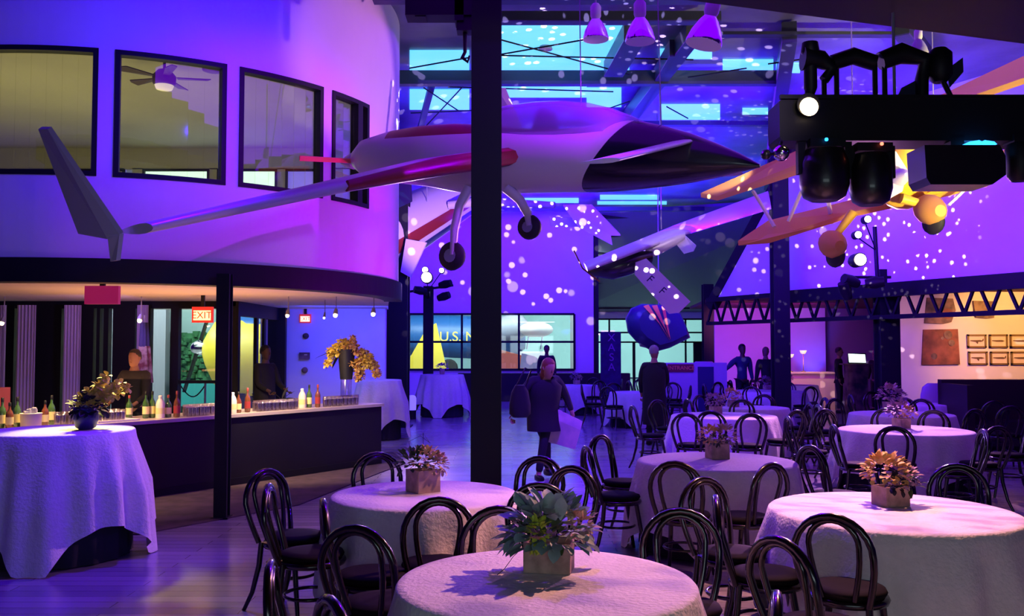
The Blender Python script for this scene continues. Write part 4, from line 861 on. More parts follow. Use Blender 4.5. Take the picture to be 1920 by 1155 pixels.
c = centre('T0', p0.x-x, p0.y-y+.02, 'large centrepiece of blue-grey leaves and lime blooms in a wooden box on the front table', .2, .14, .13, R(-12),
    [('foliage', 'leaf_grey', (0, 0, .15), .18, .15, 130, .1, .058, 11, -.3), ('dark_leaves', 'leaf_green', (-.03, 0, .13), .13, .08, 60, .06, .035, 12), ('lime_bloom', 'petal_lime', (-.05, -.13, .18), .045, .07, 90, .035, .022, 13, -1.2), ('pink_bloom', 'petal_pink', (.13, -.08, .2), .065, .065, 80, .04, .025, 14, -.8), ('grey_bloom', 'petal_mauve', (-.1, .0, .2), .05, .05, 40, .03, .02, 15, -.6)])
tw = MB(); tw.tube([(-.1, -.02, .12), (-.16, -.05, .07), (-.2, -.07, .02), (-.23, -.09, -.0)], .0015, 5).tube([(.08, .02, .2), (.13, .02, .28), (.12, .02, .24), (.05, .02, .27)], .0015, 5); tw.build('twigs', 'leaf_dark', c)
p0 = PZ(793, 922, .75); x, y, r, h = TABLES['T1']
c = centre('T1', p0.x-x, p0.y-y, 'centrepiece with mauve and amber blooms in a wooden box on the left table', .17, .17, .15, R(35),
    [('foliage', 'leaf_green', (-.06, 0, .18), .14, .1, 80, .07, .03, 21, -.3), ('amber_bloom', 'petal_orange', (.02, -.02, .2), .12, .1, 130, .04, .026, 22, -.3), ('pink_bloom', 'petal_pink', (.09, -.02, .18), .08, .08, 90, .04, .028, 23, -.8)])
MB().tube([(-.08, 0, .25), (-.1, 0, .34), (-.02, 0, .38), (.05, 0, .33)], .0018, 5).tube([(0, 0, .25), (.0, 0, .4), (.04, 0, .34)], .0018, 5).build('twigs', 'leaf_dark', c)
p0 = PZ(1670, 948, .75); x, y, r, h = TABLES['T2']
centre('T2', p0.x-x, p0.y-y, 'centrepiece of orange and yellow blooms in a pale box on the front right table', .17, .14, .12, R(18),
    [('orange_bloom', 'petal_orange', (-.03, 0, .2), .15, .11, 190, .05, .034, 31, -.5), ('mauve_bloom', 'petal_mauve', (.08, -.04, .18), .08, .06, 70, .04, .026, 32, -.8), ('dark_leaves', 'leaf_dark', (.0, -.08, .14), .06, .06, 60, .04, .03, 33, -.8), ('foliage', 'leaf_green', (.12, 0, .14), .05, .06, 30, .07, .025, 34, -.8)])
p0 = PZ(1345, 860, .75); x, y, r, h = TABLES['T3']
centre('T3', p0.x-x, p0.y-y, 'centrepiece of tan and yellow-green blooms in a wooden box on the middle table', .16, .16, .13, R(10),
    [('tan_bloom', 'petal_orange', (-.06, 0, .19), .11, .1, 110, .04, .028, 41, -.5), ('pink_bloom', 'petal_pink', (.06, 0, .19), .11, .1, 110, .045, .028, 42, -.5), ('foliage', 'leaf_green', (0, -.02, .15), .1, .05, 60, .05, .02, 43, -.5)])
for k, px, py, s, lab, mm in (('T4', 1690, 803, 1.0, 'mauve centrepiece with amber bloom on the table behind the front right one', ('petal_mauve', 'petal_orange')), ('T5', 1342, 776, .9, 'dusky centrepiece in a pale box on the table right of the standing man', ('petal_mauve', 'petal_pink')),
        ('T6', 1672, 772, 1.25, 'tall mauve and cream centrepiece before the thick right post', ('petal_pink', 'petal_mauve')), ('T7', 1375, 763, .9, 'small yellowish centrepiece behind the one beside the standing man', ('petal_orange', 'petal_pink')), ('T8', 1438, 730, .9, 'small mauve centrepiece on the far table left of the slim column', ('petal_mauve', 'petal_pink')),
        ('T9', 1268, 723, .8, 'small pink centrepiece under the entrance sign', ('petal_pink', 'petal_mauve')), ('T11', 1085, 719, .9, 'small violet centrepiece on the far table right of the walking woman', ('petal_mauve', 'petal_pink')), ('T13', 1468, 720, .9, 'round pale centrepiece on the farthest table by the slim column', ('petal_pink', 'petal_mauve'))):
    p0 = PZ(px, py, .75); x, y, r, h = TABLES[k]; q = Vector((p0.x-x, p0.y-y)); 
    if q.length > r*.8: q = q.normalized()*r*.8
    centre(k, q.x, q.y, lab, .15*s, .15*s, .12*s, R(20), [('bloom', mm[0], (-.03, 0, .2*s), .15*s, .13*s, 110, .055*s, .04*s, px, -.5), ('accent_bloom', mm[1], (.07*s, -.04, .18*s), .09*s, .08*s, 60, .05*s, .035*s, px+1, -.5)])
x, y, r, h = TABLES['C2']; t = thing('flower_centrepiece', 'small violet centrepiece on the tall table before the far window', 'flower arrangement', (x, y, 1.055), 0, 'flower centrepieces')
MB().lathe([(.06, 0), (.07, .14)], (0, 0, 0), 12).build('pot', 'crate_wood', t); dome(t, 'bloom', 'petal_mauve', Vector((0, 0, .17)), .15, .1, 90, .05, .04, 77, -.4)
# yellow orchids in a dark bowl on the left cocktail table
p0 = PZ(150, 808, 1.05); x, y, r, h = TABLES['C1']; t = thing('orchid_vase', 'yellow orchids in a dark round vase on the tall table at left', 'flower arrangement', (p0.x, p0.y+.1, 1.055))
MB().lathe([(.05, 0), (.08, .02), (.1, .09), (.095, .15), (.06, .2), (.065, .21)], (0, 0, 0), 20).build('vase', 'navy_paint', t)
dome(t, 'dark_leaves', 'leaf_dark', Vector((.03, 0, .18)), .13, .1, 110, .07, .05, 51, -.6)
ob = MB(); random.seed(5)
for (dx, dz, L) in ((.17, .36, 9), (.28, .3, 9), (.36, .28, 6), (.1, .28, 6), (.02, .22, 5), (-.05, .18, 4), (.2, .22, 8)):
    for i in range(L*2):
        s = (i+1)/(L*2); c = Vector((dx*s+.0, random.uniform(-.04, .04), .18+(dz-.1)*s+random.uniform(-.02, .02)))
        for k in range(5): a = 2*math.pi*k/5+random.random(); leaf(ob, c, (math.cos(a), -.5, math.sin(a)), .055, .045)
ob.build('orchids', 'petal_yellow', t)
# bar counter
B0 = Vector((-4.28, 10.4, 0)); B1 = Vector((P(716, 650, 13.6).x, 13.6, 0)); bd = (B1-B0).normalized(); bn = Vector((-bd.y, bd.x, 0)); BS = B0-bd*3.2; BH = .9
ba = thing('bar_counter', 'long dark bar counter with pale top under the curved mezzanine', 'bar')
fr = MB(); LL = (B1-BS).length; q = lambda s, t_, z: BS+bd*s+bn*t_+Vector((0, 0, z))
fr.hexa([q(0, 0, .0), q(LL, 0, .0), q(LL, .7, .0), q(0, .7, .0), q(0, 0, BH-.04), q(LL, 0, BH-.04), q(LL, .7, BH-.04), q(0, .7, BH-.04)]); fr.build('front_panel', 'bar_front', ba)
MB().hexa([q(-.03, -.03, BH-.04), q(LL+.03, -.03, BH-.04), q(LL+.03, .73, BH-.04), q(-.03, .73, BH-.04), q(-.03, -.03, BH), q(LL+.03, -.03, BH), q(LL+.03, .73, BH), q(-.03, .73, BH)]).build('counter_top', 'bar_top', ba)
MB().hexa([q(0, -.012, .0), q(LL, -.012, .0), q(LL, .0, .0), q(0, .0, .0), q(0, -.012, .1), q(LL, -.012, .1), q(LL, 0, .1), q(0, 0, .1)]).build('kickboard', 'black', ba)
def on_bar(px, t_):
    "point on the bar top, t_ metres in from its front edge, under this pixel column"
    u = (px-960)/F; o = BS+bn*t_; s = (u*o.y-o.x)/(bd.x-u*bd.y); p = o+bd*s; p.z = BH+.001; return p
def bottle(kind, label):
    t = thing('bottle', label, 'bottle', group='bottles on the bar'); s = {'w': 1, 's': .85}[kind[0]]; m = kind[1]
    MB().lathe([(.03, 0), (.038, .01), (.038, .17*s), (.03, .2*s), (.013, .235*s), (.012, .3*s), (.014, .31*s)], (0, 0, 0), 14).build('glass_body', m, t)
    MB().lathe([(.0385, .05*s), (.0388, .14*s)], (0, 0, 0), 14).build('label_band', kind[2], t)
    MB().lathe([(.0145, .275*s), (.0145, .315*s), (.01, .318*s)], (0, 0, 0), 10).build('cap', kind[3], t); return t
kinds = [('w', 'bottle_green', 'label_cream', 'black'), ('s', 'bottle_brown', 'label_cream', 'black'), ('w', 'bottle_brown', 'label_red', 'label_red'), ('s', 'bottle_green', 'label_cream', 'label_red')]
where = [(8, .3, 0, 'dark bottle at the left end of the bar, farthest left'), (22, .2, 1, 'brown bottle second from the left end of the bar'), (36, .3, 0, 'dark green bottle left of the cream ice bucket'), (88, .25, 1, 'brown bottle just right of the cream ice bucket'), (100, .35, 0, 'green bottle right of the cream ice bucket'),
    (245, .5, 3, 'short green bottle right of the yellow orchids'), (276, .3, 0, 'tall bottle with cream label, left of a pair near the bar column'), (288, .3, 0, 'tall bottle with cream label, right of a pair near the bar column'), (318, .2, 3, 'green bottle beside the white juice bottle left of the bar column'), (334, .12, 2, 'red capped bottle left of the bar column'),
    (449, .15, 1, 'brown bottle just right of the bar column'), (466, .15, 2, 'red labelled bottle right of the bar column'), (581, .2, 0, 'green bottle with yellow label in the middle of the right bar half'), (597, .15, 2, 'red topped bottle with yellow label on the right bar half')]
protos = {}
for px, t_, k, lab in where:
    if k not in protos: protos[k] = bottle(kinds[k], lab); protos[k].location = on_bar(px, t_)
    else: dup(protos[k], on_bar(px, t_), random.random()*6, lab)
def juice(label):
    t = thing('juice_bottle', label, 'bottle', group='white juice bottles on the bar')
    MB().lathe([(.05, 0), (.052, .02), (.052, .16), (.04, .2), (.02, .235), (.02, .25)], (0, 0, 0), 14).build('plastic_body', 'plastic_white', t)
    MB().lathe([(.023, .24), (.023, .265), (.01, .27)], (0, 0, 0), 10).build('cap', 'shirt_white', t); MB().lathe([(.0528, .05), (.053, .12)], (0, 0, 0), 14).build('label_band', 'label_cream', t); return t
j0 = juice('white juice bottle left of the bar column'); j0.location = on_bar(303, .2)
dup(j0, on_bar(438, .12), 0, 'white juice bottle touching the bar column on its right'); dup(j0, on_bar(568, .2), 1, 'white juice bottle in the middle of the right bar half')
t = thing('ice_bucket', 'cream coloured ice bucket near the left end of the bar', 'bucket'); t.location = on_bar(62, .14)
MB().lathe([(.09, 0), (.1, .02), (.105, .14), (.11, .15)], (0, 0, 0), 18).build('bucket', 'plastic_white', t)
ice = MB(); random.seed(9)
for i in range(24): a = random.random()*6.28; rr = random.random()*.07; ice.box((rr*math.cos(a), rr*math.sin(a), .14+random.random()*.05), (.035, .035, .035), random.random())
o = ice.build('ice', 'shirt_white', t)
def glass():
    t = thing('drinking_glass', 'clear drinking glass standing in the rows of glasses on the bar', 'glass', group='clear glasses on the bar')
    MB().lathe([(.028, 0), (.03, .006), (.034, .1), (.036, .12), (.034, .12), (.032, .1), (.028, .012)], (0, 0, 0), 12).build('bowl', 'drink_glass', t)
    MB().lathe([(.027, .001), (.028, .008)], (0, 0, 0), 12).build('foot', 'drink_glass', t); return t
g0 = glass(); first = [True]; random.seed(4)
spots = [(px, t_) for px in list(range(112, 236, 11))+list(range(350, 402, 7))+list(range(480, 560, 7))+list(range(612, 672, 7)) for t_ in (.1, .22, .36, .5)]
for px, t_ in spots:
    q_ = on_bar(px+random.uniform(-1.5, 1.5), t_)
    if any((q_-o_.location).length < .1 for o_ in bpy.data.objects if o_.name.startswith(('bottle', 'juice'))): continue
    if first[0]: g0.location = q_; first[0] = False
    else: dup(g0, q_, 0)
t = thing('bar_tray', 'violet lit rectangular tray lying on the bar right of the orchids', 'tray'); t.location = on_bar(232, .0)+bn*.2; t.rotation_euler = (0, 0, math.atan2(bd.y, bd.x))
MB().box((0, 0, .01), (.5, .3, .02)).build('base', 'cloth', t); MB().box((0, .15, .04), (.5, .01, .06)).build('rim', 'cloth', t)
# tall vase with cascading flowers
t = thing('tall_flower_vase', 'tall dark vase with a cascade of yellow and orange orchids on the bar end', 'flower arrangement'); vp = on_bar(650, .35); t.location = vp
k_ = vp.y/F
MB().lathe([(.085, 0), (.085, 45*k_), (.08, 46*k_)], (0, 0, 0), 20).build('glass_cylinder', 'drink_glass', t)
MB().lathe([(.09, 46*k_), (.1, 60*k_), (.13, 98*k_), (.12, 102*k_)], (0, 0, 0), 22).build('vase_body', 'leaf_dark', t)
fl = MB(); fo = MB(); random.seed(8)
def puff(mb, px, py, n, sp=7):
    for i in range(n):
        c = Vector(((px-650+random.uniform(-sp, sp))*k_, random.uniform(-.1, .12), (755-py+random.uniform(-sp, sp))*k_))
        for j in range(5): a = 2*math.pi*j/5+random.random(); leaf(mb, c, (math.cos(a), -.6+random.uniform(-.3, .3), math.sin(a)), .06, .05)
for px, py, m in ((622, 660, fl), (632, 648, fl), (645, 640, fl), (650, 650, fo), (658, 636, fo), (664, 646, fo), (640, 658, fl), (672, 655, fo), (682, 662, fl), (680, 675, fo), (692, 668, fl), (700, 680, fl), (706, 695, fo), (672, 690, fo), (676, 702, fo), (668, 680, fo), (618, 676, fl), (690, 680, fl)): puff(m, px, py, 12)
fl.build('yellow_orchids', 'petal_yellow', t); fo.build('orange_orchids', 'petal_orange', t)
lv = MB()
for d_, L in (((-1, 0, -.1), .42), ((-.9, 0, -.75), .4), ((-.7, .1, -.9), .3)): leaf(lv, Vector((-.06, -.02, 100*k_)), d_, L, .06)
lv.build('leaves', 'leaf_dark', t)
lv = MB(); 
t = thing('side_leaf_plant', 'small dark spiky plant standing at the back edge of the bar before the blue wall', 'plant'); t.location = on_bar(530, .55)
MB().lathe([(.04, 0), (.05, .1)], (0, 0, 0), 12).build('pot', 'black', t)
for d_, L in (((1, 0, 1), .22), ((.3, 0, 1), .2), ((-.8, 0, .8), .2), ((.9, 0, .3), .18)): leaf(lv, Vector((0, 0, .1)), d_, L, .05)
lv.build('leaves', 'leaf_dark', t)
# ================= people =================
def skin_mesh(verts, edges, radii, levels=1):
    me = bpy.data.meshes.new('s'); me.from_pydata([tuple(v) for v in verts], edges, []); o = bpy.data.objects.new('s', me); C.objects.link(o)
    md = o.modifiers.new('k', 'SKIN'); md.use_smooth_shade = True; md.branch_smoothing = .4
    for i, sv in enumerate(me.skin_vertices[0].data): r = radii[i]; sv.radius = r if isinstance(r, tuple) else (r, r); sv.use_root = (i == 0)
    sb = o.modifiers.new('b', 'SUBSURF'); sb.levels = levels; sb.render_levels = levels
    bpy.context.view_layer.update(); dg = bpy.context.evaluated_depsgraph_get(); r = bpy.data.meshes.new_from_object(o.evaluated_get(dg)); bpy.data.objects.remove(o); return r
def mesh_into(mb, me, mi=0): return mb.add([v.co.copy() for v in me.vertices], [tuple(p.vertices) for p in me.polygons], mi, True)
def limb(chain, radii): return skin_mesh(chain, [(i, i+1) for i in range(len(chain)-1)], radii)
def person(label, loc, rz, J, skin, top, legs, hair, hairlen='short', h=1.75, coat=False, bulk=1.0):
    "J: joint positions in metres for a 1.75 m figure facing -Y"
    t = thing('person', label, 'person', loc, rz); k = h/1.75
    V = {n: Vector(p)*k for n, p in J.items()}
    names_ = ['pelvis', 'waist', 'chest', 'neck', 'head0']; ids = {}; vs = []; es = []; rad = []
    def put(n, p, r, parent=None):
        ids[n] = len(vs); vs.append(p); rad.append(r)
        if parent: es.append((ids[parent], ids[n]))
    up = (V['head']-V['chest']).normalized()
    put('pelvis', V['pelvis'], (.125*k, .1*k)); put('waist', V['pelvis'].lerp(V['chest'], .45), (.115*k, .09*k), 'pelvis'); put('chest', V['chest'], (.145*k, .1*k), 'waist')
    put('neck', V['chest'].lerp(V['head'], .5), .055*k, 'chest'); put('skull', V['head']-up*.06*k, .06*k, 'neck')
    for s in ('l', 'r'):
        put('sh'+s, V['sh'+s], .055*k, 'chest'); put('el'+s, V['el'+s], .04*k, 'sh'+s); put('wr'+s, V['wr'+s], .027*k, 'el'+s)
        hd = (V['wr'+s]-V['el'+s]).normalized(); put('palm'+s, V['wr'+s]+hd*.05*k, (.038*k, .018*k), 'wr'+s)
        put('hip'+s, V['pelvis'].lerp(V['kn'+s], .15)+Vector((.07*k*(1 if s == 'l' else -1), 0, 0)), .085*k, 'pelvis'); put('kn'+s, V['kn'+s], .055*k, 'hip'+s); put('an'+s, V['an'+s], .038*k, 'kn'+s)
        put('toe'+s, V['an'+s]+Vector((0, -.14*k, -.045*k)), .03*k, 'an'+s)
    mb = MB(); mesh_into(mb, skin_mesh(vs, es, rad, 1))
    # head with brow, nose, mouth, ears
    hc = V['head']; fwd = Vector(J.get('look', (0, -1, 0))).normalized(); sd = fwd.cross(Vector((0, 0, 1))).normalized(); hu = sd.cross(fwd)
    rs = []
    for z, rx, ry, oy in ((-.125, .03, .035, .03), (-.11, .048, .055, .02), (-.07, .062, .078, .008), (-.02, .072, .09, 0), (.03, .077, .095, -.004), (.075, .068, .085, -.008), (.105, .045, .055, -.01), (.12, .015, .02, -.01)):
        rs.append([hc+hu*z*k+sd*(rx*k*math.cos(a))+fwd*(k*(oy+ry*math.sin(a))) for a in [2*math.pi*i/16 for i in range(16)]])
    mb.rings(rs)
    mb.rings([[hc+hu*z*k+sd*x*k+fwd*y*k for x, y in ((-w_, b_), (w_, b_), (0, f_))] for z, w_, b_, f_ in ((.015, .008, .085, .096), (-.03, .014, .085, .115), (-.04, .012, .085, .1))])
    mb.box(hc+fwd*.082*k-hu*.065*k, (.04*k, .014*k, .01*k))
    for s in (-1, 1): mb.ball(hc+sd*s*.076*k-hu*.005*k-fwd*.01*k, (.012*k, .018*k, .028*k), 8)
    for s in ('l', 'r'):                                   # hands: four unequal fingers and a thumb
        w_ = V['wr'+s]; hd = (w_-V['el'+s]).normalized(); ac_ = hd.cross(Vector((0, 1, .2))).normalized(); pl = hd.cross(ac_)
        for i, L in enumerate((.07, .078, .072, .056)):
            b0 = w_+hd*.075*k+ac_*(i-1.5)*.018*k; mb.tube([b0, b0+hd*L*.45*k+pl*.006*k, b0+hd*L*.8*k+pl*.02*k, b0+hd*L*.95*k+pl*.035*k], [.009*k, .0085*k, .008*k, .006*k], 6)
        b0 = w_+hd*.03*k-ac_*.03*k; mb.tube([b0, b0+hd*.03*k-ac_*.022*k, b0+hd*.06*k-ac_*.025*k+pl*.01*k], [.011*k, .01*k, .007*k], 6)
    mb.build('body', skin, t)
    hm = MB(); lo = {'short': -.02, 'long': -.05, 'bald': .04}[hairlen]
    if hairlen != 'bald':
        rs = []
        for z, rx, ry, oy in ((lo-.05 if hairlen == 'long' else lo, .07, .06, -.05), (.03, .088, .09, -.022), (.08, .08, .09, -.015), (.118, .05, .06, -.015), (.132, .015, .02, -.015)):
            rs.append([hc+hu*z*k+sd*(rx*k*math.cos(a))+fwd*(k*(oy+ry*math.sin(a))) for a in [2*math.pi*i/16 for i in range(16)]])
        if hairlen == 'long': rs = [[p-hu*.16*k+fwd*-.03*k for p in rs[0]]]+rs
        hm.rings(rs); hm.build('hair', hair, t)
    # clothes follow the body a little wider
    vs, es, rad, ids = [], [], [], {}
    put('waist', V['pelvis'].lerp(V['chest'], .3), (.14*k, .112*k)); put('chest', V['chest'], (.165*k, .115*k), 'waist'); put('col', V['chest'].lerp(V['head'], .4), (.085*k, .08*k), 'chest')
    put('hem', V['pelvis']-Vector((0, 0, .04*k)), (.15*k, .12*k), 'waist')
    if coat: put('skirt', V['pelvis'].lerp((V['knl']+V['knr'])/2, .75), (.19*k, .15*k), 'hem')
    for s in ('l', 'r'): put('sh'+s, V['sh'+s]+Vector((0, 0, .01)), .092*k, 'chest'); put('el'+s, V['el'+s], .055*k, 'sh'+s); put('cf'+s, V['el'+s].lerp(V['wr'+s], .88), .042*k, 'el'+s)
    m2 = MB(); mesh_into(m2, skin_mesh(vs, es, rad)); (m2.rings([ell(V['pelvis'].lerp(V['chest'], a_)*1.0 if a_ >= 0 else V['pelvis'].lerp((V['knl']+V['knr'])/2, -a_), Vector((1, 0, 0)), Vector((0, 1, 0)), rx*k*bulk, ry*k*bulk, 20, 2.3) for a_, rx, ry in ((-1.3 if bulk > 1 and hairlen == 'short' else -.6, .2, .17), (-.5, .2, .165), (-.3, .195, .16), (.1, .19, .145), (.6, .2, .14), (1.05, .2, .12), (1.3, .1, .08))]) if coat else None); m2.build('jacket' if coat else 'shirt', top, t)
    vs, es, rad, ids = [], [], [], {}
    put('pelvis', V['pelvis']+Vector((0, 0, .02)), (.135*k, .112*k))
    for s in ('l', 'r'):
        put('hip'+s, V['pelvis'].lerp(V['kn'+s], .2)+Vector((.07*k*(1 if s == 'l' else -1), 0, 0)), .098*k, 'pelvis'); put('kn'+s, V['kn'+s], .068*k, 'hip'+s); put('an'+s, V['kn'+s].lerp(V['an'+s], .93), .055*k, 'kn'+s)
    m3 = MB(); mesh_into(m3, skin_mesh(vs, es, rad)); m3.build('trousers', legs, t)
    for s in ('l', 'r'):
        a = V['an'+s]; m4 = MB(); m4.rings([ell(a+Vector((0, y*k, -.03*k)), Vector((1, 0, 0)), Vector((0, 0, 1)), r*k, hh*k, 12, 3) for y, r, hh in ((.07, .03, .03), (.05, .042, .045), (-.03, .045, .045), (-.12, .046, .035), (-.18, .03, .022))]); m4.build('shoe', 'black', t)
    return t
STAND = dict(head=(0, -.02, 1.64), chest=(0, 0, 1.32), pelvis=(0, 0, .95), shl=(.18, 0, 1.40), shr=(-.18, 0, 1.40), ell=(.24, .02, 1.12), elr=(-.24, .02, 1.12), wrl=(.25, -.06, .88), wrr=(-.25, -.06, .88), knl=(.09, -.02, .5), knr=(-.09, -.02, .5), anl=(.1, 0, .075), anr=(-.1, 0, .075))
def pose(**kw): d = dict(STAND); d.update(kw); return d
# woman striding past the pillar with two bags
wp = PZ(1017, 900, 0)
walk = pose(head=(.03, -.20, 1.50), chest=(.02, -.08, 1.24), pelvis=(0, .0, .90), shl=(.19, -.06, 1.33), shr=(-.17, -.08, 1.32), ell=(.34, -.02, 1.08), elr=(-.36, -.14, 1.12), wrl=(.40, -.08, .88), wrr=(-.44, -.22, .90), knl=(-.03, -.16, .50), knr=(.06, .0, .5), anl=(-.10, -.16, .085), anr=(.13, .22, .10), look=(.35, -1, -.35))
person('red haired woman in a dark coat striding past the pillar with bags', (wp.x, wp.y, 0), R(14), walk, 'skin_a', 'coat_black', 'trouser', 'hair_red', 'long', 1.72, True, 1.12)
mr_ = Matrix.Rotation(R(14), 3, 'Z')
def W2(v): return Vector((wp.x, wp.y, 0))+mr_@(Vector(v)*(1.72/1.75))
bg = thing('tote_bag', 'pale pink tote bag swinging from the walking woman\'s hand', 'bag'); hp = W2((.42, -.10, .80)); lower = P(1062, 808, hp.y)
m5 = MB(); n_ = 4; 
b0, b1, b2, b3 = P(1042, 765, hp.y), P(1092, 790, hp.y), P(1078, 842, hp.y), P(1028, 828, hp.y)
m5.rings([[p+Vector((0, s*d, 0)) for p, d in ((a_, .07), (b_, .07))]+[p-Vector((0, s*d, 0)) for p, d in ((b_, .07), (a_, .07))] for a_, b_, s in ((b0, b1, .55), (b0.lerp(b3, .3), b1.lerp(b2, .3), 1), (b3, b2, .9))], True, 0, False).build('bag_body', 'bag_white', bg)
MB().tube([b0.lerp(b1, .25), hp, b0.lerp(b1, .75)], .007, 6).build('handle', 'black', bg)
bg = thing('shoulder_bag', 'bulky black bag carried at the walking woman\'s left in the photo', 'bag'); hp = W2((-.44, -.24, .86))
m5 = MB(); m5.rings([ell(P(975, py, hp.y), Vector((1, 0, 0)), Vector((0, 1, 0)), r/F*hp.y, .1, 16, 2.6) for py, r in ((782, 14), (776, 20), (758, 20), (735, 16), (722, 9))]); m5.build('bag_body', 'coat_black', bg)
MB().tube([P(968, 724, hp.y), P(985, 690, hp.y), W2((-.18, -.1, 1.47)), P(984, 724, hp.y)], .01, 6).build('strap', 'black', bg)
mp_ = Vector((P(1226, 650, 16.2).x, 16.2, 0))
person('grey haired man in a dark coat standing among the far tables', mp_, R(155), pose(elr=(-.2, -.12, 1.12), wrr=(-.1, -.28, 1.05)), 'skin_a', 'coat_black', 'trouser', 'hair_grey', 'short', 1.76, True, 1.06)
def far(px, Y, label, rz, J, sk, top, legs, hair, hl='short', h=1.75, coat=False): return person(label, Vector((P(px, 650, Y).x, Y, 0)), rz, J, sk, top, legs, hair, hl, h, coat)
far(1025, 27.5, 'dark figure standing before the far window', 0, STAND, 'skin_c', 'coat_black', 'trouser', 'hair_dark', 'short', 1.78)
bend = pose(head=(.06, -.48, 1.22), chest=(0, -.3, 1.28), pelvis=(0, .0, .98), shl=(.2, -.32, 1.3), shr=(-.2, -.32, 1.3), ell=(.24, -.42, 1.03), elr=(-.24, -.42, 1.03), wrl=(.2, -.5, .85), wrr=(-.2, -.5, .85), look=(0, -.6, -1))
far(1320, 23.5, 'person in a pink shirt bending forward behind the entrance panel', R(170), bend, 'skin_b', 'shirt_pink', 'trouser', 'hair_dark')
reach = pose(shr=(-.2, -.02, 1.38), elr=(-.42, -.12, 1.22), wrr=(-.6, -.2, 1.12))
far(1391, 22.5, 'man in a dark blue shirt reaching his arm out to the left', R(15), reach, 'skin_c', 'shirt_navy', 'trouser', 'hair_dark', 'short', 1.80)
far(1436, 21.6, 'bald man in black standing left of the slim right column', R(190), STAND, 'skin_b', 'coat_black', 'trouser', 'hair_dark', 'bald', 1.74)
far(1464, 25.2, 'dark figure half hidden by the slim right column', R(200), STAND, 'skin_c', 'coat_black', 'trouser', 'hair_dark', 'short', 1.70)
far(1572, 24, 'person in black beside the glowing screen in the far bay', R(60), STAND, 'skin_b', 'coat_black', 'trouser', 'hair_dark', 'short', 1.72)
far(1642, 24.5, 'person with fair hair half hidden by the thick right post', R(-60), STAND, 'skin_a', 'coat_black', 'trouser', 'petal_orange', 'long', 1.66)
serve = pose(elr=(-.24, -.1, 1.1), wrr=(-.2, -.3, 1.0), ell=(.24, -.1, 1.1), wrl=(.2, -.3, 1.0))
far(254, 12.7, 'bartender in dark clothes behind the bar before the flag', R(-10), serve, 'skin_b', 'coat_black', 'trouser', 'hair_dark', 'short', 1.70)
far(497, 15.6, 'waiter in a dark suit standing before the glazing beside the blue wall', R(60), serve, 'skin_c', 'coat_black', 'trouser', 'hair_dark', 'short', 1.76, True)
# ================= signs, pictures, small things =================
def exit_sign(px, py, Y, w, h_, label, text=True, body='sign_red', top='ceil'):
    t = thing('exit_sign', label, 'sign', P(px, py, Y)); MB().box((0, .03, 0), (w, .06, h_)).build('housing', body, t)
    if text:
        MB().box((0, -.004, -.01), (w*.84, .008, h_*.62)).build('face', 'sign_face', t)
        text_mesh('lettering', 'EXIT', 'sign_red', t, (0, -.012, -.012), (math.pi/2, 0, 0), h_*.62, .002)
    z = 2.5-t.location.z
    if z > h_/2: MB().box((0, .03, (z+h_/2)/2), (.05, .04, z-h_/2)).build('ceiling_mount', 'black', t)
    return t
exit_sign(190, 553, 9.9, .37, .2, 'dark backed exit sign glowing magenta, hanging under the mezzanine at left', False, 'sign_back')
exit_sign(379, 590, 13.2, .30, .23, 'lit red and yellow EXIT sign beside the bar column')
exit_sign(572, 597, 17.94, .22, .17, 'small lit EXIT sign on the blue wall')
def track(px, py, Y, lab, m='bulb', r=.035):
    t = thing('track_light', lab, 'ceiling light', P(px, py, Y), 0, 'track lights under the mezzanine'); MB().lathe([(r*.7, .09), (r, .04), (r*1.1, 0)], (0, 0, 0), 14, axis=(0, .5, 1)).build('shade', 'steel_grey', t)
    MB().ball((0, -.01, -.012), r*.9, 10).build('bulb', m, t); MB().tube([(0, .05, .08), (0, .05, 2.5-t.location.z)], .008, 6).build('stem', 'steel_grey', t)
track(262, 600, 13.5, 'small warm track light left of the flag'); track(4, 605, 13.5, 'small warm track light at the left edge under the mezzanine')
track(629, 590, 13.5, 'bright track light before the blue wall, the middle one'); track(700, 588, 13.5, 'bright track light at the right end of the blue wall'); track(539, 591, 13.5, 'track light at the left end of the blue wall', 'bulb', .03); track(608, 595, 14.5, 'faint small track light left of the brightest one', 'bulb', .018)
for px, py, w, h_, lab, cat in ((573, 630, .1, .1, 'small round dark speaker above the wall box on the blue wall', 'speaker'), (571, 667, .2, .13, 'dark rectangular box with a small label on the blue wall', 'box'), (571, 694, .1, .1, 'small dark round fitting below the wall box on the blue wall', 'speaker')):
    c = P(px, py, 17.96)
    if cat == 'box': t = thing('wall_box', lab, 'box', c); MB().box((0, 0, 0), (w, .05, h_)).build('housing', 'poster_dark', t); MB().box((.03, -.028, .02), (.06, .006, .02)).build('label_plate', 'label_cream', t)
    else: tag(MB().lathe([(.06, .03), (.055, -.02), (.02, -.03)], c, 16, axis=(0, 1, 0)).build('wall_speaker', 'poster_dark'), lab, cat)
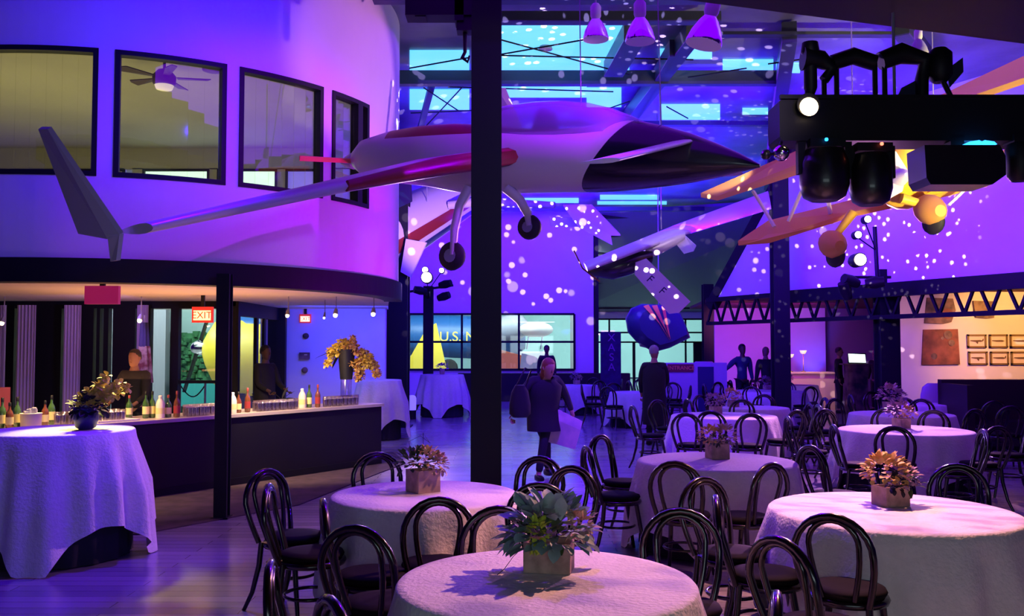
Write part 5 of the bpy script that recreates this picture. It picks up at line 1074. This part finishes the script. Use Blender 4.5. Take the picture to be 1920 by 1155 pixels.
# flag on a pole behind the bar
t = thing('flag', 'furled flag on a pole behind the bar', 'flag', (P(270, 650, 13.9).x, 13.9, 0))
MB().lathe([(.12, 0), (.12, .03), (.012, .05), (.012, 2.2), (.02, 2.23)], (0, 0, 0), 12).build('pole', 'steel_grey', t)
for nm, m, z0, z1_, w0, w1 in (('canton', 'flag_blue', 1.75, 2.12, .07, .05), ('stripes', 'flag_red', 1.2, 1.76, .13, .08)):
    MB().rings([[Vector((w*math.cos(a)*(1+.2*math.sin(5*a)), .07*math.sin(a)*(1+.2*math.sin(5*a)), z)) for a in [2*math.pi*i/30 for i in range(30)]] for z, w in ((z0, w0), ((z0+z1_)/2, (w0+w1)/2), (z1_, w1))]).build(nm, m, t)
tag(MB().box((P(0, 650, 12.9).x, 12.9, P(0, 750, 12.9).z), (.16, .3, .35)).box((P(0, 650, 12.9).x, 12.9, .4), (.1, .2, .85)).build('orange_panel_stand', 'orange_paint'), 'orange panel at the left edge behind the bar', 'panel')
# entrance sign on its panel, banner
t = thing('entrance_partition', 'lilac partition panel carrying the red entrance sign', 'panel', (0, 0, 0)); YE = 21.8
e0, e1 = P(1240, 650, YE).x, P(1362, 650, YE).x; ez = P(0, 680, YE).z
MB().box(((e0+e1)/2, YE, ez/2), (e1-e0, .06, ez)).build('board', 'panel_lilac', t)
MB().box((P(1322, 650, YE).x, YE-.04, ez*.5), (.38, .03, ez*.86)).build('dark_poster', 'navy_paint', t)
s = thing('entrance_sign', 'orange and red ENTRANCE sign on the lilac panel', 'sign', (P(1275, 650, YE).x, YE-.06, P(0, 690, YE).z)); MB().box((0, .01, 0), (.62, .03, .19)).build('board', 'red_paint', s)
text_mesh('lettering', 'ENTRANCE', 'orange_paint', s, (0, -.009, 0), (math.pi/2, 0, 0), .13, .006)
YN = 25; t = thing('vertical_banner', 'dark standing banner with faint violet vertical letters in front of the far glazing', 'banner', (P(1145, 650, YN).x, YN, 0)); zb_ = P(0, 622, YN).z
MB().box((0, 0, zb_/2), (.56, .05, zb_)).build('banner_panel', 'banner_cloth', t); MB().box((0, 0, .03), (.7, .4, .05)).build('base', 'black', t)
for i, ch_ in enumerate('XASA'): text_mesh('lettering', ch_, 'banner_text', t, (0.02, -.035, zb_-.17-i*.27), (math.pi/2, 0, 0), .3, .004)
# counter, screen and lamps in the bay behind the right column
YC = 25.5; t = thing('cream_counter', 'cream counter lit warm in the far bay behind the slim right column', 'counter', (P(1517, 650, YC).x, YC, 0))
MB().box((0, 0, .5), (1.2, .6, 1.0)).build('cabinet', 'counter_cream', t); MB().box((0, -.02, 1.02), (1.25, .66, .04)).build('counter_top', 'counter_cream', t)
t = thing('computer_screen', 'glowing white screen on a stand in the far bay', 'screen', P(1607, 672, 23.2)); MB().slab([Vector((-.2, 0, -.1)), Vector((.22, 0, -.11)), Vector((.2, 0, .1)), Vector((-.22, 0, .12))], (0, 1, 0), .02).build('display', 'screen', t)
MB().box((0, .02, 0), (.46, .02, .26)).build('case', 'black', t); MB().box((0, .1, -.13-.02), (.7, .4, .03)).build('shelf', 'poster_dark', t); MB().box((0, .1, -(t.location.z+.15)/2), (.5, .3, t.location.z-.17)).build('cabinet', 'poster_dark', t)
for px, py, lab in ((1482, 664, 'left amber table lamp glowing above the cream counter'), (1506, 657, 'right amber table lamp glowing above the cream counter')):
    q = P(px, py, 25.6); t = thing('table_lamp', lab, 'lamp', (q.x, q.y, 1.04)); hz = q.z-1.04
    MB().lathe([(.07, 0), (.07, .02), (.012, .03), (.012, hz)], (0, 0, 0), 10).build('base', 'brass', t); MB().lathe([(.1, hz), (.07, hz-.08), (.03, hz-.1)], (0, 0, 0), 14).build('lamp_shade', 'fan_lamp', t)
q = P(1510, 706, 24.6); MB_ = MB().box((q.x, 26.2, .12), (.3, .2, .24)); tag(MB_.build('floor_uplight', 'black'), 'small floor uplight at the foot of the violet backdrop wall', 'uplight')
t = thing('floor_uplight', 'black uplight box glowing blue against the far wall beside the big window', 'uplight', (P(1096, 650, 29.3).x, 29.3, 0)); MB().box((0, 0, .12), (.35, .3, .24)).build('housing', 'black', t); MB().box((0, .0, .245), (.25, .2, .01)).build('lens', 'led_blue', t)
tag(MB().box((P(1020, 650, 29.0).x, 29.2, .45), (5.5, .4, .9)).build('sideboard', 'black'), 'long low black sideboard under the far window', 'sideboard')
# the light on the white round lamp near cocktail table
t = thing('floor_lantern', 'small violet glowing cylinder lantern on the floor between the two far cocktail tables', 'lantern', (P(773, 650, 22).x, 22, 0)); MB().lathe([(.1, 0), (.1, .22)], (0, 0, 0), 16).build('base', 'black', t); MB().lathe([(.1, .22), (.105, .5), (.08, .56), (.03, .58)], (0, 0, 0), 16).build('shade', 'daylight_violet', t)
# booth and round lilac chair back at the right
t = thing('booth_bench', 'long black booth bench against the picture wall at the right edge', 'bench', (0, 0, 0)); bz = P(0, 712, 15.6).z; b0x = P(1768, 650, 15.6).x
MB().box((b0x+2, 15.75, bz/2+.1), (4, .14, bz-.2)).build('backrest', 'booth', t); MB().box((b0x+2, 15.4, .3), (4, .6, .4)).build('seat', 'booth', t); MB().box((b0x+.06, 15.3, bz/2-.03), (.12, 1.0, bz-.06)).build('end_panel', 'booth', t); MB().box((b0x+2, 15.45, .05), (3.9, .5, .1)).build('plinth', 'black', t)
q = P(1752, 745, 16.9); t = thing('lilac_chair', 'rounded lilac chair back beside the end of the black booth', 'chair', (q.x, q.y, 0)); MB().rings([ell(Vector((0, 0, z)), Vector((1, 0, 0)), Vector((0, 1, 0)), w_, .07, 16, 2.6) for z, w_ in ((.4, .22), (.6, .26), (.85, .26), (1.0, .22), (1.07, .12))]).build('backrest', 'panel_lilac', t); MB().box((0, .22, .41), (.48, .46, .1)).build('seat', 'panel_lilac', t)
for sx in (-.19, .19):
    for sy in (.03, .4): MB().box((sx, sy, .18), (.035, .035, .36)).build('leg', 'black', t)
# pictures
YW = 18.97
def picture(px0, py0, px1, py1, lab, kind):
    a, b_ = P(px0, py1, YW), P(px1, py0, YW); w, h_ = b_.x-a.x, b_.z-a.z; t = thing('framed_picture', lab, 'picture', ((a.x+b_.x)/2, YW, (a.z+b_.z)/2), 0, 'framed aircraft side views'); fr = MB(); e = .035
    for x, z, sx, sz in ((0, h_/2-e/2, w, e), (0, -h_/2+e/2, w, e), (-w/2+e/2, 0, e, h_), (w/2-e/2, 0, e, h_)): fr.box((x, 0, z), (sx, .03, sz))
    fr.build('frame', 'frame_gold', t); MB().box((0, .008, 0), (w-e, .008, h_-e)).build('print', 'paper', t)
    g = MB(); u = w*.36; g.slab([Vector((x*u, 0, z*u)) for x, z in ((-1, .02), (-.9, .12), (-.2, .14), (.5, .16), (1, .02), (.6, -.12), (-.3, -.1))], (0, 1, 0), .006)
    if kind % 2 == 0: g.slab([Vector((x*u, -.001, z*u)) for x, z in ((.75, .05), (.9, .35), (1.0, .35), (.98, .02))], (0, 1, 0), .006)
    if kind % 3 == 0: g.slab([Vector((x*u, -.001, z*u)) for x, z in ((-.2, -.05), (.05, -.4), (.15, -.4), (.2, -.05))], (0, 1, 0), .006)
    o = g.build('aircraft_drawing', 'ink', t); o.location = (0, -.002, 0)
for i, (a, b_) in enumerate(((1814, 1849), (1855, 1889), (1894, 1930))):
    picture(a, 627, b_, 652, 'framed aircraft drawing, top row, %s on the warm wall' % ('left', 'middle', 'right, cut by the edge')[i], i); picture(a+2, 659, b_+2, 684, 'framed aircraft drawing, bottom row, %s on the warm wall' % ('left', 'middle', 'right, cut by the edge')[i], i+3)
def board(name, outl, m, lab, accents=(), mm='poster_tan'):
    pts = [P(x, y, YW) for x, y in outl]; c = sum(pts, Vector())/len(pts); t = thing(name, lab, 'picture', c); MB().slab([p-c for p in pts], (0, 1, 0), .05).build('panel', m, t)
    for (x, y, r) in accents: MB().lathe([(r/F*YW, -.006), (r/F*YW*.9, .004)], P(x, y, YW)-c+Vector((0, -.03, 0)), 14, axis=(0, 1, 0)).build('painted_figure', mm, t)
board('painted_panel', [(1731, 618), (1795, 617), (1799, 683), (1728, 684)], 'poster_brown', 'large square reddish brown painting on the warm wall', ((1776, 628, 8), (1750, 668, 6), (1783, 643, 6), (1766, 634, 3)))
board('curved_panel', [(1738, 558), (1786, 560), (1791, 582), (1783, 604), (1768, 607), (1733, 606)], 'poster_dark', 'dark painted aircraft nose panel above the square painting', ((1775, 588, 10),), 'poster_brown')
board('curved_panel', [(1824, 564), (1864, 565), (1863, 596), (1850, 597), (1829, 595)], 'poster_tan', 'small curved painted panel above the framed drawings')
bpy.context.view_layer.update()
